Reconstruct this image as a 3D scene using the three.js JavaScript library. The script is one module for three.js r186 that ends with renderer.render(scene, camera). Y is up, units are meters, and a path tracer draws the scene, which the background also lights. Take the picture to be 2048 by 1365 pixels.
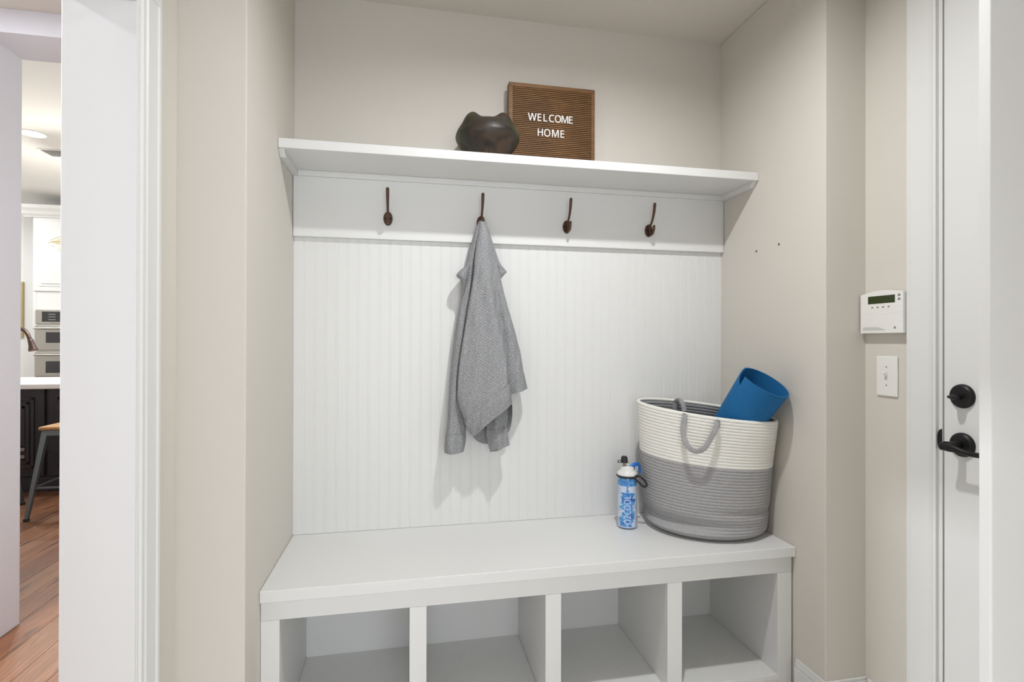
import * as THREE from 'three';
import { RoundedBoxGeometry } from 'three/addons/geometries/RoundedBoxGeometry.js';
import { mergeGeometries, mergeVertices, toCreasedNormals } from 'three/addons/utils/BufferGeometryUtils.js';
import { RectAreaLightUniformsLib } from 'three/addons/lights/RectAreaLightUniformsLib.js';
import { FontLoader } from 'three/addons/loaders/FontLoader.js';
import { TextGeometry } from 'three/addons/geometries/TextGeometry.js';

// ---------------------------------------------------------------- camera, sky, lights, exposure
const scene = new THREE.Scene();
scene.background = new THREE.Color(0.75, 0.86, 1.0);           // pale daylight outside the window behind the camera
const camera = new THREE.PerspectiveCamera(65.83, 2048 / 1365, 0.05, 60);
camera.position.set(0.4329, 1.211, 2.1615);
camera.rotation.order = 'YXZ';
camera.rotation.set(0.0029, -0.1957, 0.0021);
const renderer = new THREE.WebGLRenderer({ antialias: true });
renderer.toneMapping = THREE.LinearToneMapping;
renderer.toneMappingExposure = 0.85;
renderer.shadowMap.enabled = true;
RectAreaLightUniformsLib.init();
const LAMP = { size: 0.07, power: 2150, skirt: 0.018, color: [0.98, 0.99, 1.0] };      // ceiling fitting of the mudroom
const CAN = { size: 0.17, power: 450, color: [0.93, 0.965, 1.0] };       // recessed lights of kitchen and hall
const DAYLIGHT = { power: 5.0, color: [0.945, 0.98, 1.04] };               // sky through the window behind the camera

// ---------------------------------------------------------------- helpers
let seed = 20251;
const rnd = () => { seed |= 0; seed = seed + 0x6D2B79F5 | 0; let t = Math.imul(seed ^ seed >>> 15, 1 | seed); t = t + Math.imul(t ^ t >>> 7, 61 | t) ^ t; return ((t ^ t >>> 14) >>> 0) / 4294967296; };
const taken = new Map();
function numbered(name) { const k = taken.get(name) || 0; taken.set(name, k + 1); return k ? name + '_' + String(k).padStart(3, '0') : name; }
function shade(o) { o.castShadow = true; o.receiveShadow = true; return o; }
function thing(name, label, category, [x, y, z] = [0, 0, 0], group) {
  const o = new THREE.Group(); o.name = numbered(name); o.position.set(x, y, z); scene.add(o);
  o.userData = { label, category }; if (group) o.userData.group = group;
  return o;
}
function rootOf(o) { while (o.parent && o.parent !== scene) o = o.parent; return o; }
// a part whose geometry is given in room coordinates
function part(name, geo, mat, parent, label) {
  const r = rootOf(parent), g = geo.clone();
  g.translate(-r.position.x, -r.position.y, -r.position.z);
  const m = shade(new THREE.Mesh(g, mat)); m.name = name; parent.add(m);
  if (label) m.userData.label = label;
  return m;
}
// a part whose geometry is local to its own position
function piece(name, geo, mat, parent, [x, y, z]) { const m = shade(new THREE.Mesh(geo, mat)); m.name = name; m.position.set(x, y, z); parent.add(m); return m; }
function struct(name, geo, mat, label, category) {
  const m = shade(new THREE.Mesh(geo, mat)); m.name = numbered(name); m.userData = { kind: 'structure', label, category }; scene.add(m); return m;
}
function structGroup(name, label, category) { const o = new THREE.Group(); o.name = numbered(name); o.userData = { kind: 'structure', label, category }; scene.add(o); return o; }
function boxUV(g) {                                            // uv in metres by the main direction of each face
  const p = g.attributes.position, n = g.attributes.normal, uv = new Float32Array(p.count * 2);
  for (let i = 0; i < p.count; i++) {
    const ax = Math.abs(n.getX(i)), ay = Math.abs(n.getY(i)), az = Math.abs(n.getZ(i));
    const x = p.getX(i), y = p.getY(i), z = p.getZ(i);
    if (ax > ay && ax > az) { uv[2 * i] = z; uv[2 * i + 1] = y; } else if (ay > az) { uv[2 * i] = x; uv[2 * i + 1] = z; } else { uv[2 * i] = x; uv[2 * i + 1] = y; }
  }
  g.setAttribute('uv', new THREE.BufferAttribute(uv, 2)); return g;
}
function box(x0, x1, y0, y1, z0, z1, r = 0.0015) {
  const w = x1 - x0, h = y1 - y0, d = z1 - z0;
  const g = r > 0 ? new RoundedBoxGeometry(w, h, d, 2, Math.min(r, w / 2.1, h / 2.1, d / 2.1)) : new THREE.BoxGeometry(w, h, d);
  g.translate((x0 + x1) / 2, (y0 + y1) / 2, (z0 + z1) / 2);
  return boxUV(g.index ? g.toNonIndexed() : g);
}
const V = (x, y, z) => new THREE.Vector3(x, y, z);
function tube(pts, r, seg = 40, rad = 10, closed = false) {
  return new THREE.TubeGeometry(new THREE.CatmullRomCurve3(pts.map(p => V(...p)), closed), seg, r, rad, closed);
}
function capTube(pts, radii, seg = 40, rad = 12) {             // tapered tube with rounded ends
  const c = new THREE.CatmullRomCurve3(pts.map(p => V(...p))), fr = c.computeFrenetFrames(seg, false), pos = [], idx = [], uv = [];
  const R = t => { const f = t * (radii.length - 1), i = Math.min(radii.length - 2, Math.floor(f)); return radii[i] + (radii[i + 1] - radii[i]) * (f - i); };
  const rows = [];
  const push = (t, i, s, off) => rows.push([c.getPointAt(t).addScaledVector(fr.tangents[i], off), fr.normals[i], fr.binormals[i], R(t) * s]);
  for (const a of [90, 60, 30]) push(0, 0, Math.max(0.001, Math.cos(a * Math.PI / 180)), -R(0) * Math.sin(a * Math.PI / 180));
  for (let i = 0; i <= seg; i++) push(i / seg, i, 1, 0);
  for (const a of [30, 60, 90]) push(1, seg, Math.max(0.001, Math.cos(a * Math.PI / 180)), R(1) * Math.sin(a * Math.PI / 180));
  rows.forEach(([p, n, b, r], j) => { for (let k = 0; k <= rad; k++) { const a = k / rad * Math.PI * 2; pos.push(p.x + r * (n.x * Math.cos(a) + b.x * Math.sin(a)), p.y + r * (n.y * Math.cos(a) + b.y * Math.sin(a)), p.z + r * (n.z * Math.cos(a) + b.z * Math.sin(a))); uv.push(k / rad, j / rows.length); } });
  for (let j = 0; j < rows.length - 1; j++) for (let k = 0; k < rad; k++) { const a = j * (rad + 1) + k, b = a + 1, d = a + rad + 1, e = d + 1; idx.push(a, b, d, b, e, d); }
  const g = new THREE.BufferGeometry(); g.setAttribute('position', new THREE.Float32BufferAttribute(pos, 3)); g.setAttribute('uv', new THREE.Float32BufferAttribute(uv, 2)); g.setIndex(idx); g.computeVertexNormals(); return g;
}
function lathe(pts, seg = 48, at = [0, 0, 0]) { const g = new THREE.LatheGeometry(pts.map(p => new THREE.Vector2(p[0], p[1])), seg); g.translate(...at); return g; }
function cyl(r0, r1, h, at, axis = 'y', seg = 32) { const g = new THREE.CylinderGeometry(r1, r0, h, seg); if (axis === 'x') g.rotateZ(-Math.PI / 2); if (axis === 'z') g.rotateX(Math.PI / 2); g.translate(...at); return g; }
function merge(list) { return mergeGeometries(list.map(g => { const q = g.index ? g.toNonIndexed() : g.clone(); for (const k of Object.keys(q.attributes)) if (!['position', 'normal', 'uv'].includes(k)) q.deleteAttribute(k); return q; })); }
// a flat wall with rectangular holes: outline and holes in (a, y), thickness along the remaining axis
function holedWall(axis, a0, a1, y0, y1, t0, t1, holes) {
  const s = new THREE.Shape(); s.moveTo(a0, y0); s.lineTo(a1, y0); s.lineTo(a1, y1); s.lineTo(a0, y1); s.closePath();
  const open = holes.filter(h => h[2] <= y0);                  // openings that reach the floor are notches of the outline
  if (open.length) { s.curves = []; s.currentPoint = new THREE.Vector2(); s.moveTo(a0, y0); for (const [h0, h1, , v1] of open) { s.lineTo(h0, y0); s.lineTo(h0, v1); s.lineTo(h1, v1); s.lineTo(h1, y0); } s.lineTo(a1, y0); s.lineTo(a1, y1); s.lineTo(a0, y1); s.closePath(); }
  for (const [h0, h1, v0, v1] of holes.filter(h => h[2] > y0)) { const p = new THREE.Path(); p.moveTo(h0, v0); p.lineTo(h0, v1); p.lineTo(h1, v1); p.lineTo(h1, v0); p.closePath(); s.holes.push(p); }
  const g = new THREE.ExtrudeGeometry(s, { depth: t1 - t0, bevelEnabled: false });
  if (axis === 'x') { g.translate(0, 0, t0); }                 // wall runs along x, thickness along z
  else { g.rotateY(-Math.PI / 2); g.translate(t1, 0, 0); }     // shape's x becomes +z, thickness along x
  g.computeVertexNormals(); return boxUV(g);
}
function prismX(profile, x0, x1) {                             // (z, y) profile run along x
  const s = new THREE.Shape(profile.map(p => new THREE.Vector2(p[0], p[1]))); const g = new THREE.ExtrudeGeometry(s, { depth: x1 - x0, bevelEnabled: false });
  g.rotateY(-Math.PI / 2); g.translate(x1, 0, 0); return boxUV(g);
}
function prismY(profile, y0, y1) {                             // (x, z) profile run upright
  const s = new THREE.Shape(profile.map(p => new THREE.Vector2(p[0], -p[1]))); const g = new THREE.ExtrudeGeometry(s, { depth: y1 - y0, bevelEnabled: false });
  g.rotateX(-Math.PI / 2); g.translate(0, y0, 0); return boxUV(g);
}
// ---- noise and textures
function hash(x, y, s) { let h = Math.imul(x, 374761393) + Math.imul(y, 668265263) + Math.imul(s, 974634541); h = Math.imul(h ^ h >>> 13, 1274126177); return ((h ^ h >>> 16) >>> 0) / 4294967296; }
function vnoise(x, y, px, py, s) {                             // value noise that repeats after px, py cells
  const xi = Math.floor(x), yi = Math.floor(y), fx = x - xi, fy = y - yi, u = fx * fx * (3 - 2 * fx), v = fy * fy * (3 - 2 * fy);
  const w = (a, n) => ((a % n) + n) % n;
  const a = hash(w(xi, px), w(yi, py), s), b = hash(w(xi + 1, px), w(yi, py), s), c = hash(w(xi, px), w(yi + 1, py), s), d = hash(w(xi + 1, px), w(yi + 1, py), s);
  return a + (b - a) * u + (c - a) * v + (a - b - c + d) * u * v;
}
function fbm(u, v, f, s, oct = 4) { let r = 0, a = 0.5, t = 0; for (let i = 0; i < oct; i++) { r += a * vnoise(u * f, v * f, f, f, s + i); t += a; a *= 0.5; f *= 2; } return r / t; }
function tex(w, h, fn, srgb = true, rep = [1, 1]) {
  const d = new Uint8Array(w * h * 4);
  for (let j = 0; j < h; j++) for (let i = 0; i < w; i++) { const c = fn(i / w, j / h, i, j), k = 4 * (j * w + i); if (Array.isArray(c)) { d[k] = c[0]; d[k + 1] = c[1]; d[k + 2] = c[2]; } else d[k] = d[k + 1] = d[k + 2] = Math.max(0, Math.min(255, c)); d[k + 3] = 255; }
  const t = new THREE.DataTexture(d, w, h); t.wrapS = t.wrapT = THREE.RepeatWrapping; t.magFilter = THREE.LinearFilter; t.minFilter = THREE.LinearMipmapLinearFilter; t.generateMipmaps = true; t.repeat.set(...rep);
  if (srgb) t.colorSpace = THREE.SRGBColorSpace; t.needsUpdate = true; return t;
}
const mixc = (a, b, t) => a.map((x, i) => Math.max(0, Math.min(255, x + (b[i] - x) * t)));
const std = (o) => new THREE.MeshStandardMaterial(o), phys = (o) => new THREE.MeshPhysicalMaterial(o);

// ---------------------------------------------------------------- materials
const peel = tex(256, 256, (u, v) => 128 + 90 * (fbm(u, v, 24, 3, 3) - 0.5), false, [3, 3]);
const brush = tex(128, 256, (u, v) => 128 + 70 * (vnoise(u * 64, v * 6, 64, 6, 9) - 0.5) + 40 * (vnoise(u * 16, v * 3, 16, 3, 12) - 0.5), false, [4, 2]);
const M = {
  wall: std({ color: '#d6d1c8', roughness: 0.88, bumpMap: peel, bumpScale: 0.0005 }),
  ceil: std({ color: '#d7d1c8', roughness: 0.92, bumpMap: peel, bumpScale: 0.0005 }),
  white: std({ color: '#e3e3e1', roughness: 0.42, bumpMap: brush, bumpScale: 0.0001 }),
  bead: std({ color: '#e2e2e0', roughness: 0.45 }),
  hallwall: std({ color: '#e2e2e8', roughness: 0.85, bumpMap: peel, bumpScale: 0.0004 }),
  kwall: std({ color: '#ecebe8', roughness: 0.85 }),
  bronze: std({ color: '#5c4538', roughness: 0.42, metalness: 0.65 }),
  bronzeDark: std({ color: '#1a1310', roughness: 0.5, metalness: 0.4 }),
  black: std({ color: '#1b1a1b', roughness: 0.42, metalness: 0.35 }),
  blackPlastic: std({ color: '#252526', roughness: 0.5 }),
  plastic: std({ color: '#ecebe7', roughness: 0.4 }),
  plasticGrey: std({ color: '#8b8986', roughness: 0.5 }),
  lcd: std({ color: '#2c3a12', roughness: 0.25 }),
  steel: std({ color: '#b9b6b0', roughness: 0.3, metalness: 0.95 }),
  glassBlack: phys({ color: '#0d0f13', roughness: 0.06, clearcoat: 1, clearcoatRoughness: 0.03 }),
  islandDark: std({ color: '#2a272b', roughness: 0.4 }),
  quartz: std({ color: '#f1f0ee', roughness: 0.2 }),
  gold: std({ color: '#b9a878', roughness: 0.35, metalness: 0.6 }),
  gunmetal: std({ color: '#6d7376', roughness: 0.42, metalness: 0.8 }),
  rubber: std({ color: '#1b1b1d', roughness: 0.8 }),
};
// ---------------------------------------------------------------- the setting
const F = -0.05, W = 1.83, CEIL = 2.573, KC = 3.0, ZW = 0.6074, XL = -0.173, XR = 1.99;
struct('floor', box(-5.3, 2.2, F - 0.14, F - 0.02, -6.1, 4.7, 0), std({ color: '#6b5546', roughness: 0.8 }), 'timber subfloor under the boards', 'floor');
const tile = structGroup('floor', 'pale tiled mudroom floor in front of the bench', 'floor');
{ const tm = std({ color: '#d9d5cd', roughness: 0.5 }); const g = box(-0.1485, 0.1485, -0.02, 0, -0.1485, 0.1485, 0.002);
  for (let i = 0; i < 8; i++) for (let k = 0; k < 13; k++) piece('tile', g, tm, tile, [XL + 0.14 + i * 0.3 - 0.01, F, 0.62 + k * 0.3 - 0.01]); }
struct('ceiling', box(-2.9, 2.13, CEIL, CEIL + 0.1, -0.349, 4.6, 0), M.ceil, 'flat beige painted ceiling over the bench alcove', 'ceiling');
struct('ceiling', box(-5.2, -0.3, KC, KC + 0.1, -6.0, -0.35, 0), M.kwall, 'white kitchen ceiling with a recessed light and vent', 'ceiling');
struct('wall_back', box(0, W, F, CEIL, -0.13, -0.012, 0), M.wall, 'beige painted back wall of the bench alcove', 'wall');
struct('wall_alcove_left', box(XL - 0.02, 0, F, CEIL, -0.13, ZW, 0.004), M.wall, 'beige alcove side wall next to the doorway', 'wall');
struct('wall_alcove_right', box(W, XR + 0.02, F, CEIL, -0.13, ZW, 0.004), M.wall, 'beige alcove side wall with two screw holes beside the basket', 'wall');
struct('wall_left', holedWall('z', -0.349, 2.3, F, CEIL, -0.313, XL - 0.0005, [[0.812, 1.66, F, 2.0]]), M.wall, 'beige wall pierced by the doorway towards the kitchen', 'wall');
struct('wall_right', merge([holedWall('z', -0.13, 4.5, F, CEIL, XR, 2.036, [[0.8645, 1.706, F, 2.385]]), box(2.036, 2.13, F, CEIL, -0.13, 4.5, 0)]), M.wall, 'beige wall carrying the security keypad and the light switch', 'wall');
struct('wall_front', holedWall('x', -0.313, XR, F, CEIL, 2.3, 2.42, [[-0.12, 1.15, F, 2.12]]), M.wall, 'beige wall with the open doorway the viewer stands at', 'wall');
struct('wall_entry_left', box(-0.43, -0.313, F, CEIL, 2.3, 4.5, 0), M.wall, 'beige side wall of the entry behind the viewer', 'wall');
struct('wall_entry_back', holedWall('x', -0.43, 2.036, F, CEIL, 4.5, 4.6, [[-0.2, 1.95, 0.5, 2.3]]), M.wall, 'beige wall with the wide daylight window behind the viewer', 'wall');
// hall and kitchen shell
struct('wall_hall', holedWall('x', -2.9, -0.314, F, KC, -0.58, -0.35, [[-1.265, -0.5, F, 2.475]]), M.hallwall, 'thick pale wall around the wide kitchen opening', 'wall');
struct('wall_hall_left', box(-3.0, -2.9, F, KC, -0.58, 3.4, 0), M.hallwall, 'pale end wall of the hall', 'wall');
struct('wall_hall_front', box(-2.9, -0.314, F, CEIL, 2.6, 2.7, 0), M.hallwall, 'pale wall closing the hall', 'wall');
struct('wall_kitchen_back', box(-5.2, -0.3, F, KC, -5.95, -5.85, 0), M.kwall, 'white far wall of the kitchen behind the ovens', 'wall');
struct('wall_kitchen_left', box(-5.3, -5.2, F, KC, -5.95, -0.35, 0), M.kwall, 'white side wall of the kitchen', 'wall');
struct('wall_kitchen_right', box(-0.3, -0.2, F, KC, -5.95, -0.59, 0), M.kwall, 'white kitchen wall behind the alcove', 'wall');
struct('wall_kitchen_front', box(-5.2, -2.9, F, KC, -0.45, -0.35, 0), M.kwall, 'white near wall of the kitchen', 'wall');
// window behind the viewer
{ const w = structGroup('window_1', 'wide white framed daylight window behind the viewer', 'window');
  const fr = (a, b, c, d) => { const m = shade(new THREE.Mesh(box(a, b, c, d, 4.52, 4.58), M.white)); m.name = 'frame'; w.add(m); };
  fr(-0.2, -0.15, 0.5, 2.3); fr(1.9, 1.95, 0.5, 2.3); fr(-0.15, 1.9, 0.5, 0.55); fr(-0.15, 1.9, 2.25, 2.3); fr(0.86, 0.89, 0.55, 2.25);
  const glass = phys({ color: '#ffffff', roughness: 0.02, transmission: 1, thickness: 0 });
  for (const [a, b] of [[-0.15, 0.86], [0.89, 1.9]]) { const p = shade(new THREE.Mesh(box(a, b, 0.55, 2.25, 4.548, 4.552, 0), glass)); p.name = 'pane'; w.add(p); }
  const L = new THREE.RectAreaLight(new THREE.Color(...DAYLIGHT.color), DAYLIGHT.power, 2.05, 1.7); L.position.set(0.875, 1.4, 4.49); L.castShadow = true; L.name = 'window_light'; scene.add(L); }
// oak plank floor of hall and kitchen
const woodTex = k => tex(128, 1024, (u, v) => {
  const wv = fbm(u, v, 4, 40 + k, 3), g = vnoise(u * 40 + wv * 6, v * 8, 40, 8, 60 + k), r = Math.sin((u * 5 + wv * 3.4 + 0.4 * vnoise(u * 3, v * 4, 3, 4, 70 + k)) * 9), kn = Math.max(0, fbm(u, v, 6, 80 + k, 2) - 0.68) * 3;
  let c = mixc([152, 106, 76], [102, 68, 46], 0.35 * g + 0.3 * (r * 0.5 + 0.5) + 0.5 * (wv - 0.3)); return mixc(c, [48, 30, 22], kn); }, true, [1 / 0.16, 1 / 1.3]);
const woodMats = [0, 1, 2].map(k => woodTex(k)).flatMap(t => ['#ffffff', '#d4c8c0', '#f2e2d6'].map(c => std({ map: t, color: c, roughness: 0.45 })));
{ const fl = structGroup('floor', 'reddish brown oak plank floor running into the kitchen', 'floor');
  const P = 0.132; let n = 0;
  for (let i = 0; i < 36; i++) {
    const x0 = -5.1 + i * P; let z = -5.85 + rnd() * 0.9 - 0.6;
    while (z < 2.58) { const len = 0.9 + rnd() * 0.9, z0 = Math.max(-5.85, z), z1 = Math.min(z + len, 2.58); z += len;
      if (z1 - z0 < 0.05 || x0 + P > -0.35) continue; if (x0 < -2.9 && z1 > -0.4) continue;
      const g = box(-P / 2 + 0.0006, P / 2 - 0.0006, -0.02, 0, -(z1 - z0) / 2 + 0.0006, (z1 - z0) / 2 - 0.0006, 0.0016); const uv = g.attributes.uv, o = rnd(), o2 = rnd(); for (let q = 0; q < uv.count; q++) uv.setXY(q, uv.getX(q) + o, uv.getY(q) + o2 * 1.3);
      if (n < 300) piece('plank', g, woodMats[Math.floor(rnd() * woodMats.length)], fl, [x0 + P / 2, F, (z0 + z1) / 2]); n++; } }
  console.log('planks', n); }
// doorway trim on the left: casing with beads, jamb lining
const casL = [[XL, 0.735], [-0.157, 0.735], [-0.1555, 0.738], [-0.1555, 0.748], [-0.159, 0.751], [-0.160, 0.79], [-0.1575, 0.795], [-0.1575, 0.799], [-0.161, 0.803], [-0.161, 0.812], [-0.1585, 0.816], [-0.1585, 0.820], [-0.163, 0.824], [-0.164, 0.829], [XL, 0.829]];
struct('trim_1', merge([prismY(casL, F, 2.02), box(XL, -0.157, 2.02, 2.11, 0.735, 1.78)]), M.white, 'white moulded casing around the kitchen doorway', 'door casing');
struct('trim_2', merge([box(-0.315, -0.166, F, 1.9995, 0.8125, 0.8345), box(-0.315, -0.166, F, 1.9995, 1.638, 1.6595), box(-0.315, -0.166, 1.978, 1.9995, 0.835, 1.6375)]), M.white, 'white jamb lining of the kitchen doorway', 'door jamb');
// casing of the closed door on the right
const casR = [[XR, 0.775], [1.974, 0.775], [1.9725, 0.7765], [1.9725, 0.785], [1.976, 0.789], [1.976, 0.845], [1.974, 0.849], [1.974, 0.853], [1.978, 0.857], [1.979, 0.864], [XR, 0.864]];
struct('trim_3', merge([prismY(casR, F, 2.41), box(1.974, XR, 2.41, 2.5, 0.775, 1.80), box(1.974, XR, F, 2.41, 1.706, 1.80)]), M.white, 'white moulded casing around the closed white door', 'door casing');
struct('trim_4', merge([box(1.9895, 2.03, F, 2.385, 0.8645, 0.8755, 0.001), box(1.9895, 2.03, F, 2.385, 1.695, 1.706, 0.001)]), M.white, 'narrow white jamb edge beside the closed white door', 'door jamb');
// baseboards
function baseX(x, s, z0, z1) { return merge([box(Math.min(x, x + s * 0.013), Math.max(x, x + s * 0.013), F, 0.032, z0, z1), box(Math.min(x, x + s * 0.01), Math.max(x, x + s * 0.01), 0.033, 0.05, z0, z1), box(Math.min(x, x + s * 0.007), Math.max(x, x + s * 0.007), 0.0505, 0.06, z0, z1)]); }
function baseZ(z, x0, x1) { return merge([box(x0, x1, F, 0.032, z, z + 0.013), box(x0, x1, 0.033, 0.05, z, z + 0.01), box(x0, x1, 0.0505, 0.06, z, z + 0.007)]); }
struct('baseboard_right', merge([baseX(W, -1, 0.475, ZW + 0.013), baseZ(ZW, W, XR), baseX(XR, -1, ZW + 0.013, 0.775)]), M.white, 'white moulded baseboard stepping round the corner below the keypad', 'baseboard');
struct('baseboard_left', merge([baseX(0, 1, 0.475, ZW + 0.013), baseZ(ZW, XL, 0), baseX(XL, 1, ZW + 0.013, 0.735)]), M.white, 'white moulded baseboard beside the kitchen doorway', 'baseboard');
// beadboard: every board of the panelling
{ const panel = structGroup('wall_panelling', 'white beadboard panelling between the hook rail and the bench seat', 'beadboard');
  const N = 45, p = W / N, h = 1.622 - 0.466, s = new THREE.Shape();
  s.moveTo(0, -0.0115); s.lineTo(0, -0.0010); s.lineTo(0.0012, 0); s.lineTo(p - 0.0078, 0); s.lineTo(p - 0.0068, -0.0010);
  for (let k = 0; k <= 6; k++) { const a = Math.PI * (1 - k / 6); s.lineTo(p - 0.0038 + 0.0026 * Math.cos(a), -0.0010 + 0.0009 * Math.sin(a)); }
  s.lineTo(p, -0.0010); s.lineTo(p, -0.0115); s.closePath();
  const g = new THREE.ExtrudeGeometry(s, { depth: h, bevelEnabled: false }); g.rotateX(-Math.PI / 2); 
  { const pos = g.attributes.position; for (let i = 0; i < pos.count; i++) pos.setZ(i, -pos.getZ(i)); const ix = []; for (let i = 0; i < pos.count; i += 3) ix.push(i, i + 2, i + 1); g.setIndex(ix); }
  const gg = g.toNonIndexed(); gg.computeVertexNormals();
  for (let i = 0; i < N; i++) piece('plank', gg, M.bead, panel, [i * p, 0.466, 0]); }

// ---------------------------------------------------------------- built-in bench
// dusty scuffed paint of the cubby floors: grains and short scratches
const scuff = tex(512, 512, (u, v, i, j) => { let q = 230; const n = hash(i >> 1, j >> 1, 31), p = fbm(u, v, 10, 33, 3); if (n > 0.992 && p > 0.47) q -= 70 * hash(i >> 1, j >> 1, 35); const s = vnoise(u * 20, v * 160, 20, 160, 37); if (s > 0.93 && p > 0.58) q -= 22; return [q, q, q - 3]; }, true, [2.2, 2.2]);
const scuffed = std({ map: scuff, roughness: 0.5 });
{ const b = thing('storage_bench', 'white built-in bench with four open cubbies under the seat', 'bench', [W / 2, F, 0.23]);
  const FZ = 0.455, e = 0.001;
  part('seat_top', box(e, W - e, 0.4285, 0.465, -0.011, 0.4703, 0.0025), M.white, b);
  part('apron', box(e, W - 0.007, 0.3685, 0.428, FZ - 0.019, FZ, 0.001), M.white, b);
  const st = [[0.001, 0.0545], [0.4416, 0.4951], [0.8876, 0.9416], [1.3285, 1.384], [1.7655, 1.823]];
  for (const [a, c] of st) part('stile', box(a, c, F, 0.368, FZ - 0.019, FZ, 0.001), M.white, b);
  for (const [a, c] of st) part(a < 0.01 || a > 1.7 ? 'side_panel' : 'divider', box(a + 0.0005, c - 0.0005, F, 0.4275, 0.0125, FZ - 0.0195, 0.0005), M.white, b);
  part('back_panel', box(0.003, W - 0.003, F, 0.427, -0.0115, 0.012, 0), M.white, b);
  for (let i = 0; i < 4; i++) part('cubby_floor', box(st[i][1], st[i + 1][0], -0.024, -0.004, 0.0125, FZ - 0.001, 0.001), scuffed, b);
  for (let i = 0; i < 4; i++) part('toe_rail', box(st[i][1] + e, st[i + 1][0] - e, F, -0.0245, FZ - 0.02, FZ - 0.001, 0.001), M.white, b); }
// ---------------------------------------------------------------- hook rail and shelf
{ const r = thing('hook_rail', 'wide white painted board carrying the coat hooks under the shelf', 'hook rail', [W / 2, 1.6184, 0]);
  part('board', box(0.0015, W - 0.0015, 1.6184, 1.8705, -0.0115, 0.019, 0.002), M.white, r); }
{ const s = thing('wall_shelf', 'long white shelf under the welcome sign, resting on end cleats', 'shelf', [W / 2, 1.85, 0]);
  part('board', box(0.001, W - 0.001, 1.8712, 1.904, -0.0115, 0.2592, 0.0022), M.white, s);
  part('cleat', box(0.02, W - 0.02, 1.8495, 1.8708, 0.0195, 0.03, 0.001), M.white, s);
  for (const [x0, x1] of [[0.0005, 0.0195], [W - 0.0195, W - 0.0005]]) part('cleat', prismX([[0.0195, 1.8708], [0.0195, 1.849], [0.226, 1.849], [0.25, 1.8708]], x0, x1), M.white, s); }
// ---------------------------------------------------------------- coat hooks
function makeHook() {
  const h = new THREE.Group(); const add = (n, g, m, par = h) => { const o = shade(new THREE.Mesh(g, m)); o.name = n; par.add(o); return o; };
  const pl = new THREE.CylinderGeometry(0.0165, 0.0175, 0.006, 36); pl.rotateX(Math.PI / 2); pl.scale(1, 1.55, 1); pl.translate(0, 0, 0.003);
  const rim = new THREE.TorusGeometry(0.016, 0.0016, 8, 36); rim.scale(1, 1.55, 1); rim.translate(0, 0, 0.0058);
  const plate = add('backplate', merge([pl, rim]), M.bronze);
  for (const s of [-1, 1]) { const c = new THREE.SphereGeometry(0.0034, 12, 8); c.scale(1, 1, 0.5); c.translate(s * 0.0103, 0, 0.0062); add('screw', c, M.bronzeDark, plate); }
  add('upper_prong', capTube([[0, 0.004, 0.008], [0, 0.018, 0.020], [0, 0.035, 0.036], [0, 0.06, 0.05], [0, 0.085, 0.0575], [0, 0.102, 0.0605]], [0.0045, 0.0043, 0.0045, 0.0052, 0.006, 0.0063], 40, 12), M.bronze);
  add('lower_prong', capTube([[0, 0.012, 0.0075], [0, -0.004, 0.011], [0, -0.016, 0.0145], [0, -0.0225, 0.026], [0, -0.0185, 0.043], [0, -0.004, 0.052], [0, 0.009, 0.054]], [0.004, 0.0055, 0.005, 0.0046, 0.0046, 0.0052, 0.0056], 40, 12), M.bronze);
  return h;
}
{ const proto = makeHook();
  [[0.3561, 'bronze coat hook on the rail, the empty one farthest from the rope basket'], [0.7263, 'bronze coat hook holding up the grey sweatshirt'], [1.0921, 'bronze empty coat hook on the rail between the sweatshirt and the hook above the basket'], [1.4641, 'bronze empty coat hook on the rail above the rope basket']].forEach(([x, label]) => {
    const h = proto.clone(); h.name = numbered('coat_hook'); h.position.set(x, 1.7, 0.0192); h.userData = { label, category: 'coat hook', group: 'coat hooks on the white rail' }; scene.add(h); }); }
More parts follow.
